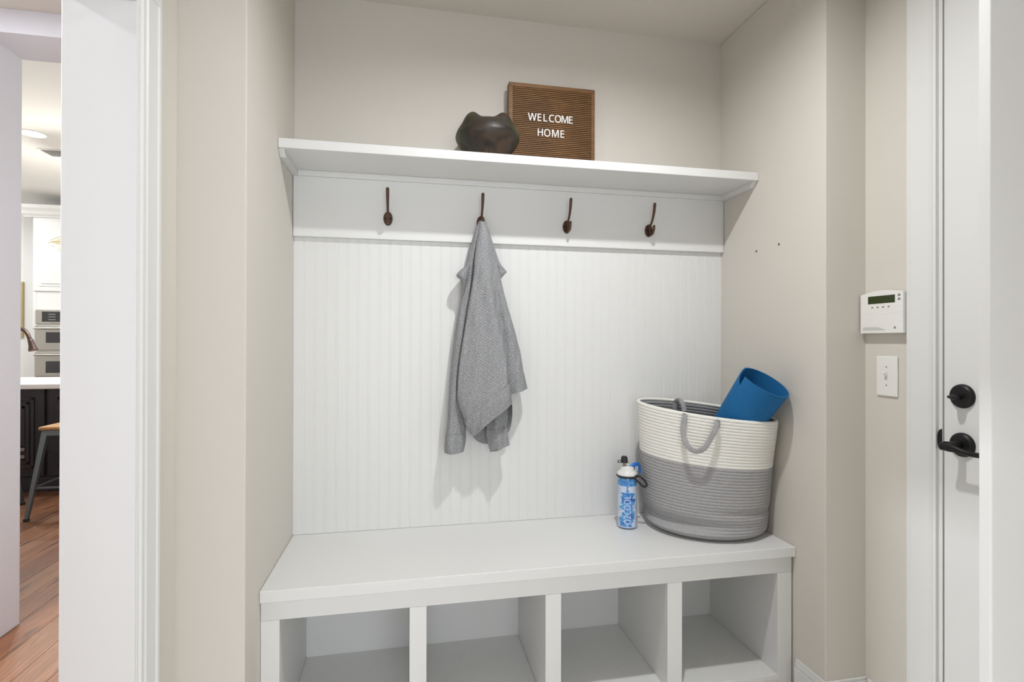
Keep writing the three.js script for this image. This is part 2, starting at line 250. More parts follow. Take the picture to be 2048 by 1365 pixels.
const CLOTH = {"body":[[[0.716,1.702,0.058],[0.718,1.7,0.068],[0.724,1.699,0.074],[0.729,1.7,0.072],[0.734,1.701,0.066],[0.738,1.703,0.058],[0.736,1.704,0.056],[0.728,1.705,0.05],[0.719,1.703,0.056]],[[0.71,1.672,0.06],[0.713,1.668,0.078],[0.723,1.666,0.088],[0.734,1.668,0.084],[0.742,1.67,0.074],[0.748,1.673,0.06],[0.745,1.675,0.051],[0.731,1.676,0.045],[0.716,1.674,0.051]],[[0.705,1.632,0.064],[0.707,1.628,0.086],[0.72,1.626,0.1],[0.741,1.628,0.096],[0.75,1.63,0.084],[0.759,1.634,0.066],[0.756,1.638,0.046],[0.736,1.638,0.04],[0.714,1.636,0.046]],[[0.696,1.56,0.076],[0.696,1.556,0.1],[0.717,1.555,0.112],[0.742,1.556,0.112],[0.759,1.559,0.094],[0.774,1.564,0.07],[0.77,1.568,0.04],[0.741,1.568,0.034],[0.71,1.566,0.04]],[[0.688,1.466,0.078],[0.687,1.463,0.106],[0.713,1.461,0.122],[0.745,1.462,0.124],[0.77,1.465,0.102],[0.799,1.47,0.072],[0.792,1.474,0.036],[0.75,1.473,0.03],[0.706,1.472,0.036]],[[0.672,1.37,0.08],[0.672,1.368,0.11],[0.706,1.368,0.124],[0.756,1.368,0.132],[0.775,1.37,0.108],[0.801,1.373,0.076],[0.792,1.376,0.036],[0.743,1.375,0.03],[0.693,1.374,0.036]],[[0.659,1.281,0.082],[0.658,1.28,0.113],[0.699,1.28,0.128],[0.772,1.29,0.138],[0.791,1.293,0.112],[0.813,1.296,0.08],[0.802,1.298,0.036],[0.742,1.283,0.03],[0.682,1.283,0.036]],[[0.645,1.198,0.082],[0.644,1.198,0.114],[0.693,1.21,0.132],[0.788,1.23,0.143],[0.804,1.232,0.115],[0.821,1.234,0.08],[0.807,1.235,0.036],[0.739,1.212,0.03],[0.67,1.198,0.036]],[[0.633,1.113,0.082],[0.633,1.115,0.114],[0.689,1.129,0.137],[0.798,1.16,0.149],[0.814,1.163,0.12],[0.829,1.164,0.08],[0.813,1.163,0.036],[0.738,1.136,0.03],[0.661,1.111,0.036]],[[0.628,1.034,0.082],[0.628,1.037,0.116],[0.69,1.058,0.141],[0.805,1.102,0.153],[0.818,1.104,0.122],[0.833,1.106,0.082],[0.816,1.104,0.036],[0.737,1.063,0.03],[0.657,1.03,0.036]],[[0.629,0.976,0.084],[0.629,0.979,0.118],[0.694,1.01,0.145],[0.807,1.073,0.156],[0.821,1.074,0.124],[0.835,1.076,0.086],[0.819,1.073,0.038],[0.739,1.018,0.032],[0.658,0.97,0.038]],[[0.649,0.921,0.08],[0.655,0.911,0.118],[0.699,0.963,0.149],[0.808,1.045,0.158],[0.822,1.047,0.126],[0.836,1.048,0.09],[0.821,1.045,0.046],[0.748,0.966,0.04],[0.675,0.916,0.046]]],"hem_band":[[[0.649,0.921,0.081],[0.654,0.911,0.12],[0.699,0.963,0.151],[0.808,1.045,0.155],[0.837,1.049,0.1],[0.827,0.978,0.05],[0.746,0.918,0.042],[0.68,0.9,0.05]],[[0.65,0.91,0.085],[0.664,0.879,0.126],[0.712,0.928,0.157],[0.814,1.003,0.16],[0.839,1.003,0.105],[0.831,0.905,0.052],[0.746,0.858,0.046],[0.688,0.865,0.055]],[[0.658,0.895,0.09],[0.683,0.848,0.128],[0.73,0.891,0.155],[0.819,0.961,0.158],[0.841,0.96,0.105],[0.835,0.844,0.055],[0.753,0.801,0.05],[0.705,0.819,0.06]]],"left_sleeve":[[[0.712,1.7,0.052],[0.715,1.697,0.062],[0.719,1.698,0.062],[0.725,1.7,0.052],[0.723,1.7,0.05],[0.72,1.702,0.044],[0.714,1.7,0.05]],[[0.702,1.667,0.05],[0.704,1.664,0.068],[0.71,1.663,0.07],[0.723,1.668,0.05],[0.721,1.669,0.046],[0.714,1.67,0.04],[0.705,1.668,0.046]],[[0.68,1.577,0.042],[0.685,1.573,0.066],[0.694,1.573,0.07],[0.715,1.579,0.036],[0.711,1.58,0.034],[0.699,1.58,0.028],[0.685,1.579,0.034]],[[0.661,1.468,0.038],[0.667,1.465,0.066],[0.68,1.464,0.072],[0.705,1.47,0.034],[0.7,1.47,0.032],[0.684,1.47,0.026],[0.667,1.469,0.032]],[[0.646,1.399,0.036],[0.653,1.397,0.066],[0.668,1.396,0.073],[0.695,1.4,0.033],[0.69,1.401,0.031],[0.672,1.401,0.025],[0.652,1.4,0.031]],[[0.626,1.286,0.034],[0.634,1.285,0.066],[0.652,1.285,0.075],[0.681,1.287,0.032],[0.675,1.287,0.03],[0.654,1.287,0.024],[0.632,1.286,0.03]],[[0.612,1.182,0.036],[0.62,1.182,0.068],[0.636,1.182,0.078],[0.667,1.181,0.032],[0.661,1.181,0.03],[0.64,1.181,0.024],[0.619,1.181,0.03]],[[0.602,1.077,0.04],[0.609,1.08,0.076],[0.622,1.08,0.084],[0.653,1.076,0.036],[0.647,1.076,0.034],[0.628,1.076,0.028],[0.609,1.077,0.034]],[[0.593,0.981,0.056],[0.602,0.985,0.094],[0.618,0.985,0.098],[0.66,0.979,0.05],[0.653,0.978,0.041],[0.628,0.978,0.035],[0.602,0.979,0.041]],[[0.589,0.9,0.06],[0.598,0.906,0.1],[0.613,0.906,0.104],[0.662,0.898,0.06],[0.654,0.897,0.051],[0.626,0.897,0.045],[0.598,0.899,0.051]],[[0.582,0.844,0.064],[0.594,0.851,0.106],[0.615,0.85,0.108],[0.661,0.842,0.066],[0.653,0.84,0.056],[0.623,0.84,0.05],[0.592,0.842,0.056]]],"left_cuff":[[[0.581,0.844,0.064],[0.594,0.851,0.109],[0.615,0.851,0.111],[0.663,0.842,0.067],[0.654,0.84,0.054],[0.623,0.84,0.048],[0.592,0.842,0.054]],[[0.577,0.811,0.066],[0.592,0.819,0.112],[0.616,0.818,0.114],[0.659,0.808,0.07],[0.651,0.806,0.056],[0.62,0.806,0.05],[0.588,0.808,0.056]],[[0.576,0.778,0.07],[0.592,0.778,0.113],[0.62,0.778,0.114],[0.652,0.778,0.074],[0.644,0.775,0.06],[0.615,0.767,0.054],[0.586,0.776,0.06]]],"right_sleeve":[[[0.767,1.495,0.055],[0.776,1.493,0.075],[0.797,1.495,0.06],[0.796,1.497,0.046],[0.785,1.498,0.04],[0.773,1.496,0.046]],[[0.759,1.438,0.056],[0.789,1.436,0.086],[0.809,1.439,0.062],[0.807,1.441,0.041],[0.788,1.441,0.035],[0.768,1.44,0.041]],[[0.759,1.347,0.058],[0.807,1.345,0.098],[0.833,1.348,0.066],[0.829,1.349,0.038],[0.801,1.349,0.032],[0.771,1.348,0.038]],[[0.768,1.258,0.058],[0.828,1.258,0.104],[0.86,1.259,0.068],[0.855,1.259,0.036],[0.819,1.259,0.03],[0.782,1.259,0.036]],[[0.78,1.17,0.06],[0.846,1.17,0.108],[0.882,1.17,0.07],[0.877,1.169,0.036],[0.837,1.169,0.03],[0.796,1.169,0.036]],[[0.791,1.067,0.064],[0.854,1.083,0.112],[0.895,1.088,0.072],[0.889,1.087,0.04],[0.85,1.074,0.034],[0.808,1.065,0.04]]],"right_cuff":[[[0.79,1.067,0.064],[0.853,1.083,0.115],[0.896,1.088,0.072],[0.891,1.087,0.038],[0.85,1.074,0.032],[0.808,1.065,0.038]],[[0.795,1.029,0.068],[0.858,1.046,0.118],[0.905,1.056,0.074],[0.899,1.054,0.04],[0.857,1.037,0.034],[0.813,1.026,0.04]],[[0.803,0.991,0.07],[0.862,1.012,0.119],[0.911,1.024,0.078],[0.906,1.021,0.044],[0.864,1.003,0.038],[0.821,0.988,0.044]]],"hem_fold":[[[0.75,0.952,0.07],[0.786,0.953,0.086],[0.834,0.949,0.068],[0.825,0.949,0.062],[0.794,0.949,0.056],[0.761,0.95,0.062]],[[0.744,0.902,0.076],[0.78,0.905,0.1],[0.831,0.9,0.072],[0.822,0.899,0.064],[0.79,0.899,0.058],[0.756,0.9,0.064]],[[0.741,0.86,0.082],[0.779,0.866,0.106],[0.826,0.868,0.076],[0.818,0.867,0.066],[0.787,0.859,0.06],[0.754,0.857,0.066]]],"hem_fold_band":[[[0.74,0.86,0.083],[0.778,0.867,0.109],[0.827,0.868,0.077],[0.819,0.866,0.064],[0.787,0.858,0.058],[0.753,0.856,0.064]],[[0.747,0.816,0.086],[0.781,0.826,0.114],[0.831,0.832,0.08],[0.824,0.83,0.066],[0.793,0.818,0.06],[0.76,0.812,0.066]],[[0.757,0.777,0.09],[0.791,0.791,0.115],[0.837,0.799,0.084],[0.83,0.796,0.07],[0.801,0.778,0.064],[0.77,0.772,0.07]]],"collar_flap":[[[0.694,1.649,0.05],[0.699,1.647,0.058],[0.707,1.649,0.05],[0.706,1.65,0.048],[0.702,1.651,0.042],[0.696,1.649,0.048]],[[0.676,1.576,0.05],[0.681,1.574,0.06],[0.691,1.576,0.05],[0.689,1.577,0.046],[0.684,1.578,0.04],[0.678,1.576,0.046]],[[0.662,1.518,0.055],[0.67,1.516,0.074],[0.682,1.519,0.055],[0.681,1.52,0.046],[0.674,1.521,0.04],[0.665,1.52,0.046]],[[0.637,1.497,0.07],[0.652,1.495,0.092],[0.678,1.5,0.06],[0.674,1.501,0.052],[0.659,1.501,0.046],[0.643,1.5,0.052]],[[0.622,1.474,0.08],[0.641,1.472,0.104],[0.674,1.478,0.06],[0.668,1.478,0.056],[0.65,1.478,0.05],[0.63,1.477,0.056]],[[0.641,1.456,0.07],[0.65,1.454,0.092],[0.67,1.458,0.06],[0.667,1.458,0.052],[0.657,1.459,0.046],[0.646,1.458,0.052]],[[0.642,1.398,0.055],[0.646,1.397,0.062],[0.656,1.398,0.055],[0.655,1.398,0.05],[0.65,1.399,0.044],[0.644,1.398,0.05]]],"collar_fold":[[[0.747,1.672,0.045],[0.75,1.67,0.056],[0.754,1.673,0.045],[0.754,1.673,0.042],[0.752,1.674,0.036],[0.748,1.673,0.042]],[[0.761,1.588,0.044],[0.77,1.585,0.06],[0.782,1.588,0.046],[0.78,1.589,0.04],[0.773,1.59,0.034],[0.764,1.589,0.04]],[[0.773,1.531,0.044],[0.786,1.529,0.064],[0.803,1.531,0.05],[0.802,1.533,0.038],[0.791,1.534,0.032],[0.778,1.532,0.038]],[[0.781,1.507,0.046],[0.8,1.506,0.058],[0.823,1.508,0.05],[0.819,1.508,0.044],[0.804,1.508,0.038],[0.787,1.507,0.044]],[[0.781,1.499,0.046],[0.801,1.497,0.06],[0.829,1.499,0.052],[0.825,1.5,0.044],[0.807,1.5,0.038],[0.787,1.499,0.044]],[[0.783,1.491,0.046],[0.802,1.489,0.06],[0.822,1.491,0.052],[0.818,1.492,0.044],[0.804,1.492,0.038],[0.788,1.491,0.044]],[[0.787,1.47,0.046],[0.796,1.469,0.056],[0.804,1.47,0.05],[0.803,1.471,0.044],[0.798,1.472,0.038],[0.79,1.471,0.044]]]};
// ---------------------------------------------------------------- things on the shelf
{ const pt = tex(512, 256, (u, v) => {
    const a = fbm(u, v, 6, 11, 4), b = fbm(u, v, 5, 27, 4), c = fbm(u, v, 14, 33, 3);
    let k = mixc([54, 49, 45], [84, 75, 65], a); k = mixc(k, [92, 98, 60], Math.max(0, b - 0.5) * 2.6); k = mixc(k, [120, 78, 50], Math.max(0, 0.46 - b) * 2.4); return mixc(k, [30, 27, 26], Math.max(0, c - 0.52) * 2); });
  const pot = thing('ceramic_pot', 'squat dark bronze pot with four ears, beside the welcome sign', 'pot', [0.737, 1.904, 0.131]);
  const prof = [[0, 0.0004], [0.05, 0.0004], [0.06, 0.004], [0.073, 0.02], [0.092, 0.044], [0.112, 0.07], [0.1235, 0.093], [0.1235, 0.107], [0.116, 0.126], [0.101, 0.142], [0.084, 0.1525], [0.074, 0.1575], [0.069, 0.158], [0.0665, 0.155], [0.078, 0.146], [0.1, 0.13], [0.112, 0.104], [0.1, 0.065], [0.06, 0.03], [0, 0.02]];
  const c = new THREE.SplineCurve(prof.map(p => new THREE.Vector2(...p))); const g = new THREE.LatheGeometry(c.getPoints(110), 96);
  const pos = g.attributes.position;
  for (let i = 0; i < pos.count; i++) { const x = pos.getX(i), y = pos.getY(i), z = pos.getZ(i), r = Math.hypot(x, z), th = Math.atan2(z, x);
    const lobe = Math.pow(Math.abs(Math.cos(2 * (th - 0.92))), 5) , k = THREE.MathUtils.smoothstep(y, 0.12, 0.157) * THREE.MathUtils.smoothstep(r, 0.05, 0.068);
    pos.setY(i, y + lobe * k * 0.021); pos.setX(i, x * (1 + lobe * k * 0.14)); pos.setZ(i, z * (1 + lobe * k * 0.14)); }
  g.computeVertexNormals();
  const m = shade(new THREE.Mesh(g, std({ map: pt, color: '#d6d6d6', roughness: 0.46, metalness: 0.2, bumpMap: pt, bumpScale: 0.0012 }))); m.name = 'body'; pot.add(m); }
{ const sw = tex(512, 256, (u, v) => { const g = vnoise(u * 10, v * 90, 10, 90, 5), w = fbm(u, v, 5, 6, 3), g2 = vnoise(u * 24, v * 200, 24, 200, 8); return mixc([146, 104, 58], [96, 65, 34], 0.45 * g + 0.3 * g2 + 0.6 * (w - 0.3)); }, true, [2.5, 2.5]);
  const wood = std({ map: sw, roughness: 0.55 }), woodDeep = std({ map: sw, roughness: 0.6 });
  const X0 = 0.8367, X1 = 1.206, Y0 = 1.9042, Y1 = 2.278, Z0 = 0.012, Z1 = 0.05, b = 0.016;
  const s = thing('letter_board', 'square brown wooden letter board reading WELCOME HOME on the shelf', 'sign', [(X0 + X1) / 2, Y0, 0.03]);
  part('frame_rail', box(X0, X1, Y1 - b, Y1, Z0, Z1), wood, s); part('frame_rail', box(X0, X1, Y0, Y0 + b, Z0, Z1), wood, s);
  part('frame_stile', box(X0, X0 + b, Y0 + b, Y1 - b, Z0, Z1), wood, s); part('frame_stile', box(X1 - b, X1, Y0 + b, Y1 - b, Z0, Z1), wood, s);
  const n = 44, p = (Y1 - Y0 - 2 * b) / n, prof = [[Z0 + 0.001, Y0 + b]]; 
  for (let i = 0; i < n; i++) { const y = Y0 + b + i * p; prof.push([0.039, y], [0.039, y + p * 0.3], [0.0462, y + p * 0.36], [0.0462, y + p * 0.94], [0.039, y + p]); }
  prof.push([Z0 + 0.001, Y1 - b]);
  const sl = part('slatted_panel', prismX(prof, X0 + b, X1 - b), woodDeep, s); sl.userData.kind = 'stuff'; sl.userData.label = 'finely grooved brown slat panel';
  const font = await new FontLoader().loadAsync('fonts/droid/droid_sans_regular.typeface.json');
  const lm = std({ color: '#f2f0ec', roughness: 0.4 });
  const word = (t, xs, y, size, slope) => [...t].forEach((ch, i) => { const g = new TextGeometry(ch, { font, size, depth: 0.003, curveSegments: 6, bevelEnabled: true, bevelThickness: 0.0006, bevelSize: 0.0003, bevelSegments: 1 }); g.computeBoundingBox(); const w = (g.boundingBox.max.x + g.boundingBox.min.x) / 2; piece('letter', g, lm, s, [xs[i] - w - (X0 + X1) / 2, y - Y0, 0.0462 - 0.03 + 0.0006]); });
  word('WELCOME', [0.9345, 0.9655, 0.9905, 1.017, 1.0445, 1.0745, 1.1005], 2.127, 0.0305); word('HOME', [0.969, 0.9985, 1.0335, 1.0635], 2.0655, 0.0305); }

// ---------------------------------------------------------------- sweatshirt on the second hook
{ const heather = tex(256, 256, (u, v, i, j) => { const n = hash(i >> 1, j >> 1, 5) * 0.6 + vnoise(u * 64, v * 64, 64, 64, 2) * 0.4, q = 155 + 70 * (n - 0.5) * 1.5 + 8 * (fbm(u, v, 8, 4, 3) - 0.5); return [q, q + 1, q + 3]; }, true, [10, 10]);
  const saw = x => Math.abs((((x % 1) + 1) % 1) - 0.5) * 2;                       // 0 in the middle of a pad, 1 on the stitch line
  const quilt = tex(512, 512, (u, v, i, j) => { const p = 1 - Math.pow(saw(u * 5 + v * 9), 5), q = 1 - Math.pow(saw(u * 7 - v * 5), 7) * 0.55; return 40 + 190 * Math.min(p, q) + 16 * (hash(i >> 1, j >> 1, 7) - 0.5); }, false, [10, 10]);
  const rib = tex(256, 256, (u, v, i, j) => 128 + 26 * Math.sin(u * Math.PI * 2 * 40) + 60 * (hash(i >> 1, j >> 1, 3) - 0.5), false, [10, 10]);
  const qm = std({ map: heather, bumpMap: quilt, bumpScale: 0.0024, roughness: 0.95, side: THREE.DoubleSide });
  const rm = std({ map: heather, bumpMap: rib, bumpScale: 0.0005, color: '#f0f0f0', roughness: 0.95, side: THREE.DoubleSide });
  const s = thing('sweatshirt', 'heather grey quilted sweatshirt hanging from a coat hook', 'sweatshirt', [0.73, 0.75, 0.05]);
  // rings of control points are joined by smooth curves round and down the cloth
  function cloth(rings, nr = 44, nv = 40, capTop = true, capBottom = false) {
    const loops = rings.map(r => { const c = new THREE.CatmullRomCurve3(r.map(p => V(...p)), true, 'centripetal'); const o = []; for (let k = 0; k <= nr; k++) o.push(c.getPoint(k / nr)); return o; });
    const rows = []; const cols = []; for (let k = 0; k <= nr; k++) cols.push(new THREE.CatmullRomCurve3(loops.map(l => l[k]), false, 'centripetal'));
    const cum = [0]; for (let i = 1; i < rings.length; i++) cum.push(cum[i - 1] + loops[i][0].distanceTo(loops[i - 1][0])); 
    for (let j = 0; j <= nv; j++) { const t = j / nv; rows.push(cols.map(c => c.getPoint(t))); }
    for (const r of rows) for (const p of r) { const e = THREE.MathUtils.smoothstep(1.62 - p.y, 0, 0.25); p.z += e * (0.0035 * Math.sin(p.x * 95 + Math.sin(p.y * 9) * 2.2) + 0.0022 * Math.sin(p.x * 210 - p.y * 34 + 1.3)) * (p.z > 0.06 ? 1 : 0.3); }   // soft hanging folds
    const pos = [], uv = [], idx = [];
    rows.forEach((r, j) => { const x0 = r[0].x; let L = 0; r.forEach((p, k) => { if (k) L += Math.hypot(p.x - r[k - 1].x, p.z - r[k - 1].z); pos.push(p.x, p.y, p.z); uv.push(x0 + L, p.y); }); });
    for (let j = 0; j < nv; j++) for (let k = 0; k < nr; k++) { const a = j * (nr + 1) + k, b = a + 1, c = a + nr + 1, d = c + 1; idx.push(a, c, b, b, c, d); }
    const cap = (row, flip) => { const m = row.reduce((q, p) => q.add(p.clone()), V(0, 0, 0)).multiplyScalar(1 / row.length), o = pos.length / 3; pos.push(m.x, m.y, m.z); uv.push(m.x, m.y); row.forEach(p => { pos.push(p.x, p.y, p.z); uv.push(p.x, p.y); }); for (let k = 0; k < row.length - 1; k++) flip ? idx.push(o, o + 2 + k, o + 1 + k) : idx.push(o, o + 1 + k, o + 2 + k); };
    if (capTop) cap(rows[0], false); if (capBottom) cap(rows[nv], true);
    const g = new THREE.BufferGeometry(); g.setAttribute('position', new THREE.Float32BufferAttribute(pos, 3)); g.setAttribute('uv', new THREE.Float32BufferAttribute(uv, 2)); g.setIndex(idx); g.computeVertexNormals(); return g;
  }
  const body = part('body', cloth(CLOTH.body, 64, 80), qm, s, 'quilted grey body of the sweatshirt');
  part('hem_band', cloth(CLOTH.hem_band, 64, 16, false), rm, body, 'plain ribbed hem band');
  const fold = part('lower_fold', cloth(CLOTH.hem_fold, 36, 16, true), qm, body); part('hem_band', cloth(CLOTH.hem_fold_band, 36, 14, false), rm, fold);
  const sl = part('sleeve', cloth(CLOTH.left_sleeve, 40, 80), qm, s); part('cuff', cloth(CLOTH.left_cuff, 40, 14, false), rm, sl);
  const sr = part('sleeve', cloth(CLOTH.right_sleeve, 40, 50), qm, s); part('cuff', cloth(CLOTH.right_cuff, 40, 14, false), rm, sr);
  part('collar', cloth(CLOTH.collar_flap, 30, 30, true, true), rm, s); part('collar', cloth(CLOTH.collar_fold, 30, 30, true, true), rm, s);
  const seam = std({ color: '#5d5d60', roughness: 1 });
  part('pocket_seam', capTube([[0.6515, 1.062, 0.112], [0.678, 1.02, 0.130], [0.712, 0.955, 0.147]], [0.0011, 0.0011], 24, 6), seam, body); }

// ---------------------------------------------------------------- rope basket
const ropeTex = (a, b) => tex(256, 256, (u, v, i, j) => { const t = vnoise(u * 96 + v * 48, v * 128, 96, 128, 6), n = hash(i, j, 8); return mixc(a, b, 0.55 * t + 0.35 * n); }, true, [6, 6]);
{ const whiteRope = std({ map: ropeTex([226, 224, 216], [240, 238, 232]), roughness: 0.95 }), greyRope = std({ map: ropeTex([146, 145, 146], [186, 184, 184]), roughness: 0.95 }), liner = std({ map: ropeTex([140, 140, 140], [178, 177, 176]), roughness: 0.95, side: THREE.DoubleSide }), strap = std({ map: ropeTex([136, 136, 137], [180, 179, 179]), roughness: 0.95 });
  const b = thing('rope_basket', 'tall soft rope basket, white above grey, holding the rolled mat', 'basket', [1.625, 0.465, 0.2]);
  const ROWS = 40, al = 0.517, ca = Math.cos(al), sa = Math.sin(al), S = THREE.MathUtils.smoothstep, gauss = (x, c, w) => Math.exp(-(((x - c) / w) ** 2));
  const dth = (t, c) => Math.atan2(Math.sin(t - c), Math.cos(t - c));
  // point of the wall: angle t round the oval, h up the wall (0 bench, 1 rim), off outwards
  function wall(t, h, off) {
    const k = S(h, 0.05, 1), q = Math.pow(h, 1.15), round = h < 0.075 ? Math.sqrt(Math.max(0, 1 - ((0.075 - h) / 0.075) ** 2)) * 0.055 - 0.055 : 0;
    let a = 0.224 + (0.2565 - 0.224) * Math.pow(h, 0.6), c = 0.196 + (0.122 - 0.196) * q;
    let d = round;
    d -= 0.024 * gauss(h, 0.125, 0.045) * gauss(dth(t, 2.15), 0, 0.95);         // buckle above the base
    d += 0.010 * gauss(h, 0.055, 0.035) * gauss(dth(t, 2.1), 0, 0.9);
    d += 0.022 * S(h, 0.6, 1) * gauss(dth(t, 0.75), 0, 0.6);                        // the mat pushes the rim out
    d -= 0.010 * gauss(h, 0.235, 0.03) * gauss(dth(t, 0.75), 0, 0.75);          // dent under the mat
    const x = (a + d + off) * Math.cos(t), z = (c + d + off) * Math.sin(t), cx = 1.62 + (1.584 - 1.62) * q, cz = 0.203 + (0.2612 - 0.203) * q;
    const yr = 0.9492 - 0.0279 * Math.cos(t) - 0.0116 * Math.sin(t);
    return V(cx + x * ca - z * sa, 0.466 + (yr - 0.466) * h, cz + x * sa + z * ca);
  }
  function shell(h0, h1, inner, nt = 128, per = 6) {
    const rows = Math.round((h1 - h0) * ROWS) * per, pos = [], uv = [], idx = [];
    for (let j = 0; j <= rows; j++) { const h = h0 + (h1 - h0) * j / rows, f = (h * ROWS) % 1, bump = 0.0033 * Math.sqrt(Math.max(0, 1 - (2 * f - 1) ** 2));
      for (let i = 0; i <= nt; i++) { const t = i / nt * Math.PI * 2, p = wall(t, h, inner ? -0.008 - bump : bump); pos.push(p.x, p.y, p.z); uv.push(i / nt * 1.25, h * 0.48); } }
    for (let j = 0; j < rows; j++) for (let i = 0; i < nt; i++) { const a = j * (nt + 1) + i, c = a + 1, d = a + nt + 1, e = d + 1; inner ? idx.push(a, c, d, c, e, d) : idx.push(a, d, c, c, d, e); }
    const g = new THREE.BufferGeometry(); g.setAttribute('position', new THREE.Float32BufferAttribute(pos, 3)); g.setAttribute('uv', new THREE.Float32BufferAttribute(uv, 2)); g.setIndex(idx); g.computeVertexNormals(); return g;
  }
  const H1 = 24 / ROWS;
  part('lower_wall', shell(0, H1, false), greyRope, b, 'grey coiled rope wall'); part('upper_wall', shell(H1, 1, false), whiteRope, b, 'white coiled rope wall');
  part('lining', shell(0.05, 39 / ROWS, true), liner, b, 'grey coiled rope inside');
  { const pts = []; for (let i = 0; i < 96; i++) { const p = wall(i / 96 * Math.PI * 2, 0.992, -0.004); pts.push([p.x, p.y, p.z]); } part('rim', tube(pts, 0.0062, 192, 10, true), whiteRope, b); }
  { const pos = [], uv = [], idx = []; const N = 96; const c = wall(0, 0, 0).add(wall(Math.PI, 0, 0)).multiplyScalar(0.5); pos.push(c.x, 0.4665, c.z); uv.push(0, 0); for (let i = 0; i <= N; i++) { const p = wall(i / N * Math.PI * 2, 0.0, 0); pos.push(p.x, 0.4665, p.z); uv.push(p.x, p.z); } for (let i = 0; i < N; i++) idx.push(0, 2 + i, 1 + i); const g = new THREE.BufferGeometry(); g.setAttribute('position', new THREE.Float32BufferAttribute(pos, 3)); g.setAttribute('uv', new THREE.Float32BufferAttribute(uv, 2)); g.setIndex(idx); g.computeVertexNormals(); part('base', g, liner, b); }
  // handles: flat rope loops
  function flat(pts, w, n = V(-0.49, 0, 0.87), t = 0.0042) {                       // strap of width 2w and thickness 2t, flat side towards n
    const cv = new THREE.CatmullRomCurve3(pts.map(p => V(...p))), N = 70, K = 14, pos = [], uv = [], idx = [], len = cv.getLength();
    for (let j = 0; j <= N; j++) { const p = cv.getPointAt(j / N), T = cv.getTangentAt(j / N), B = new THREE.Vector3().crossVectors(T, n).normalize(), A = new THREE.Vector3().crossVectors(B, T).normalize();
      for (let k = 0; k <= K; k++) { const q = k / K * Math.PI * 2, cw = Math.sign(Math.cos(q)) * Math.pow(Math.abs(Math.cos(q)), 0.6) * w, st = Math.sign(Math.sin(q)) * Math.pow(Math.abs(Math.sin(q)), 0.6) * t; pos.push(p.x + B.x * cw + A.x * st, p.y + B.y * cw + A.y * st, p.z + B.z * cw + A.z * st); uv.push(k / K * 0.04, j / N * len); } }
    for (let j = 0; j < N; j++) for (let k = 0; k < K; k++) { const q = j * (K + 1) + k; idx.push(q, q + K + 1, q + 1, q + 1, q + K + 1, q + K + 2); }
    const g = new THREE.BufferGeometry(); g.setAttribute('position', new THREE.Float32BufferAttribute(pos, 3)); g.setAttribute('uv', new THREE.Float32BufferAttribute(uv, 2)); g.setIndex(idx); g.computeVertexNormals(); return g; }
  part('handle', flat([[1.466, 0.925, 0.322], [1.4615, 0.94, 0.334], [1.4545, 0.932, 0.345], [1.4478, 0.904, 0.348], [1.4415, 0.869, 0.36], [1.4456, 0.831, 0.385], [1.465, 0.8149, 0.4], [1.4881, 0.8244, 0.415], [1.513, 0.859, 0.42], [1.536, 0.902, 0.42], [1.5475, 0.921, 0.412], [1.556, 0.917, 0.4], [1.558, 0.9, 0.394]], 0.0095), strap, b, 'grey rope loop handle');
  part('handle', flat([[1.548, 0.93, 0.178], [1.546, 0.962, 0.165], [1.544, 0.972, 0.15], [1.541, 0.965, 0.12], [1.54, 0.93, 0.11], [1.575, 0.86, 0.1], [1.61, 0.92, 0.115], [1.612, 0.945, 0.128]], 0.0095), strap, b, 'grey rope loop handle');
}
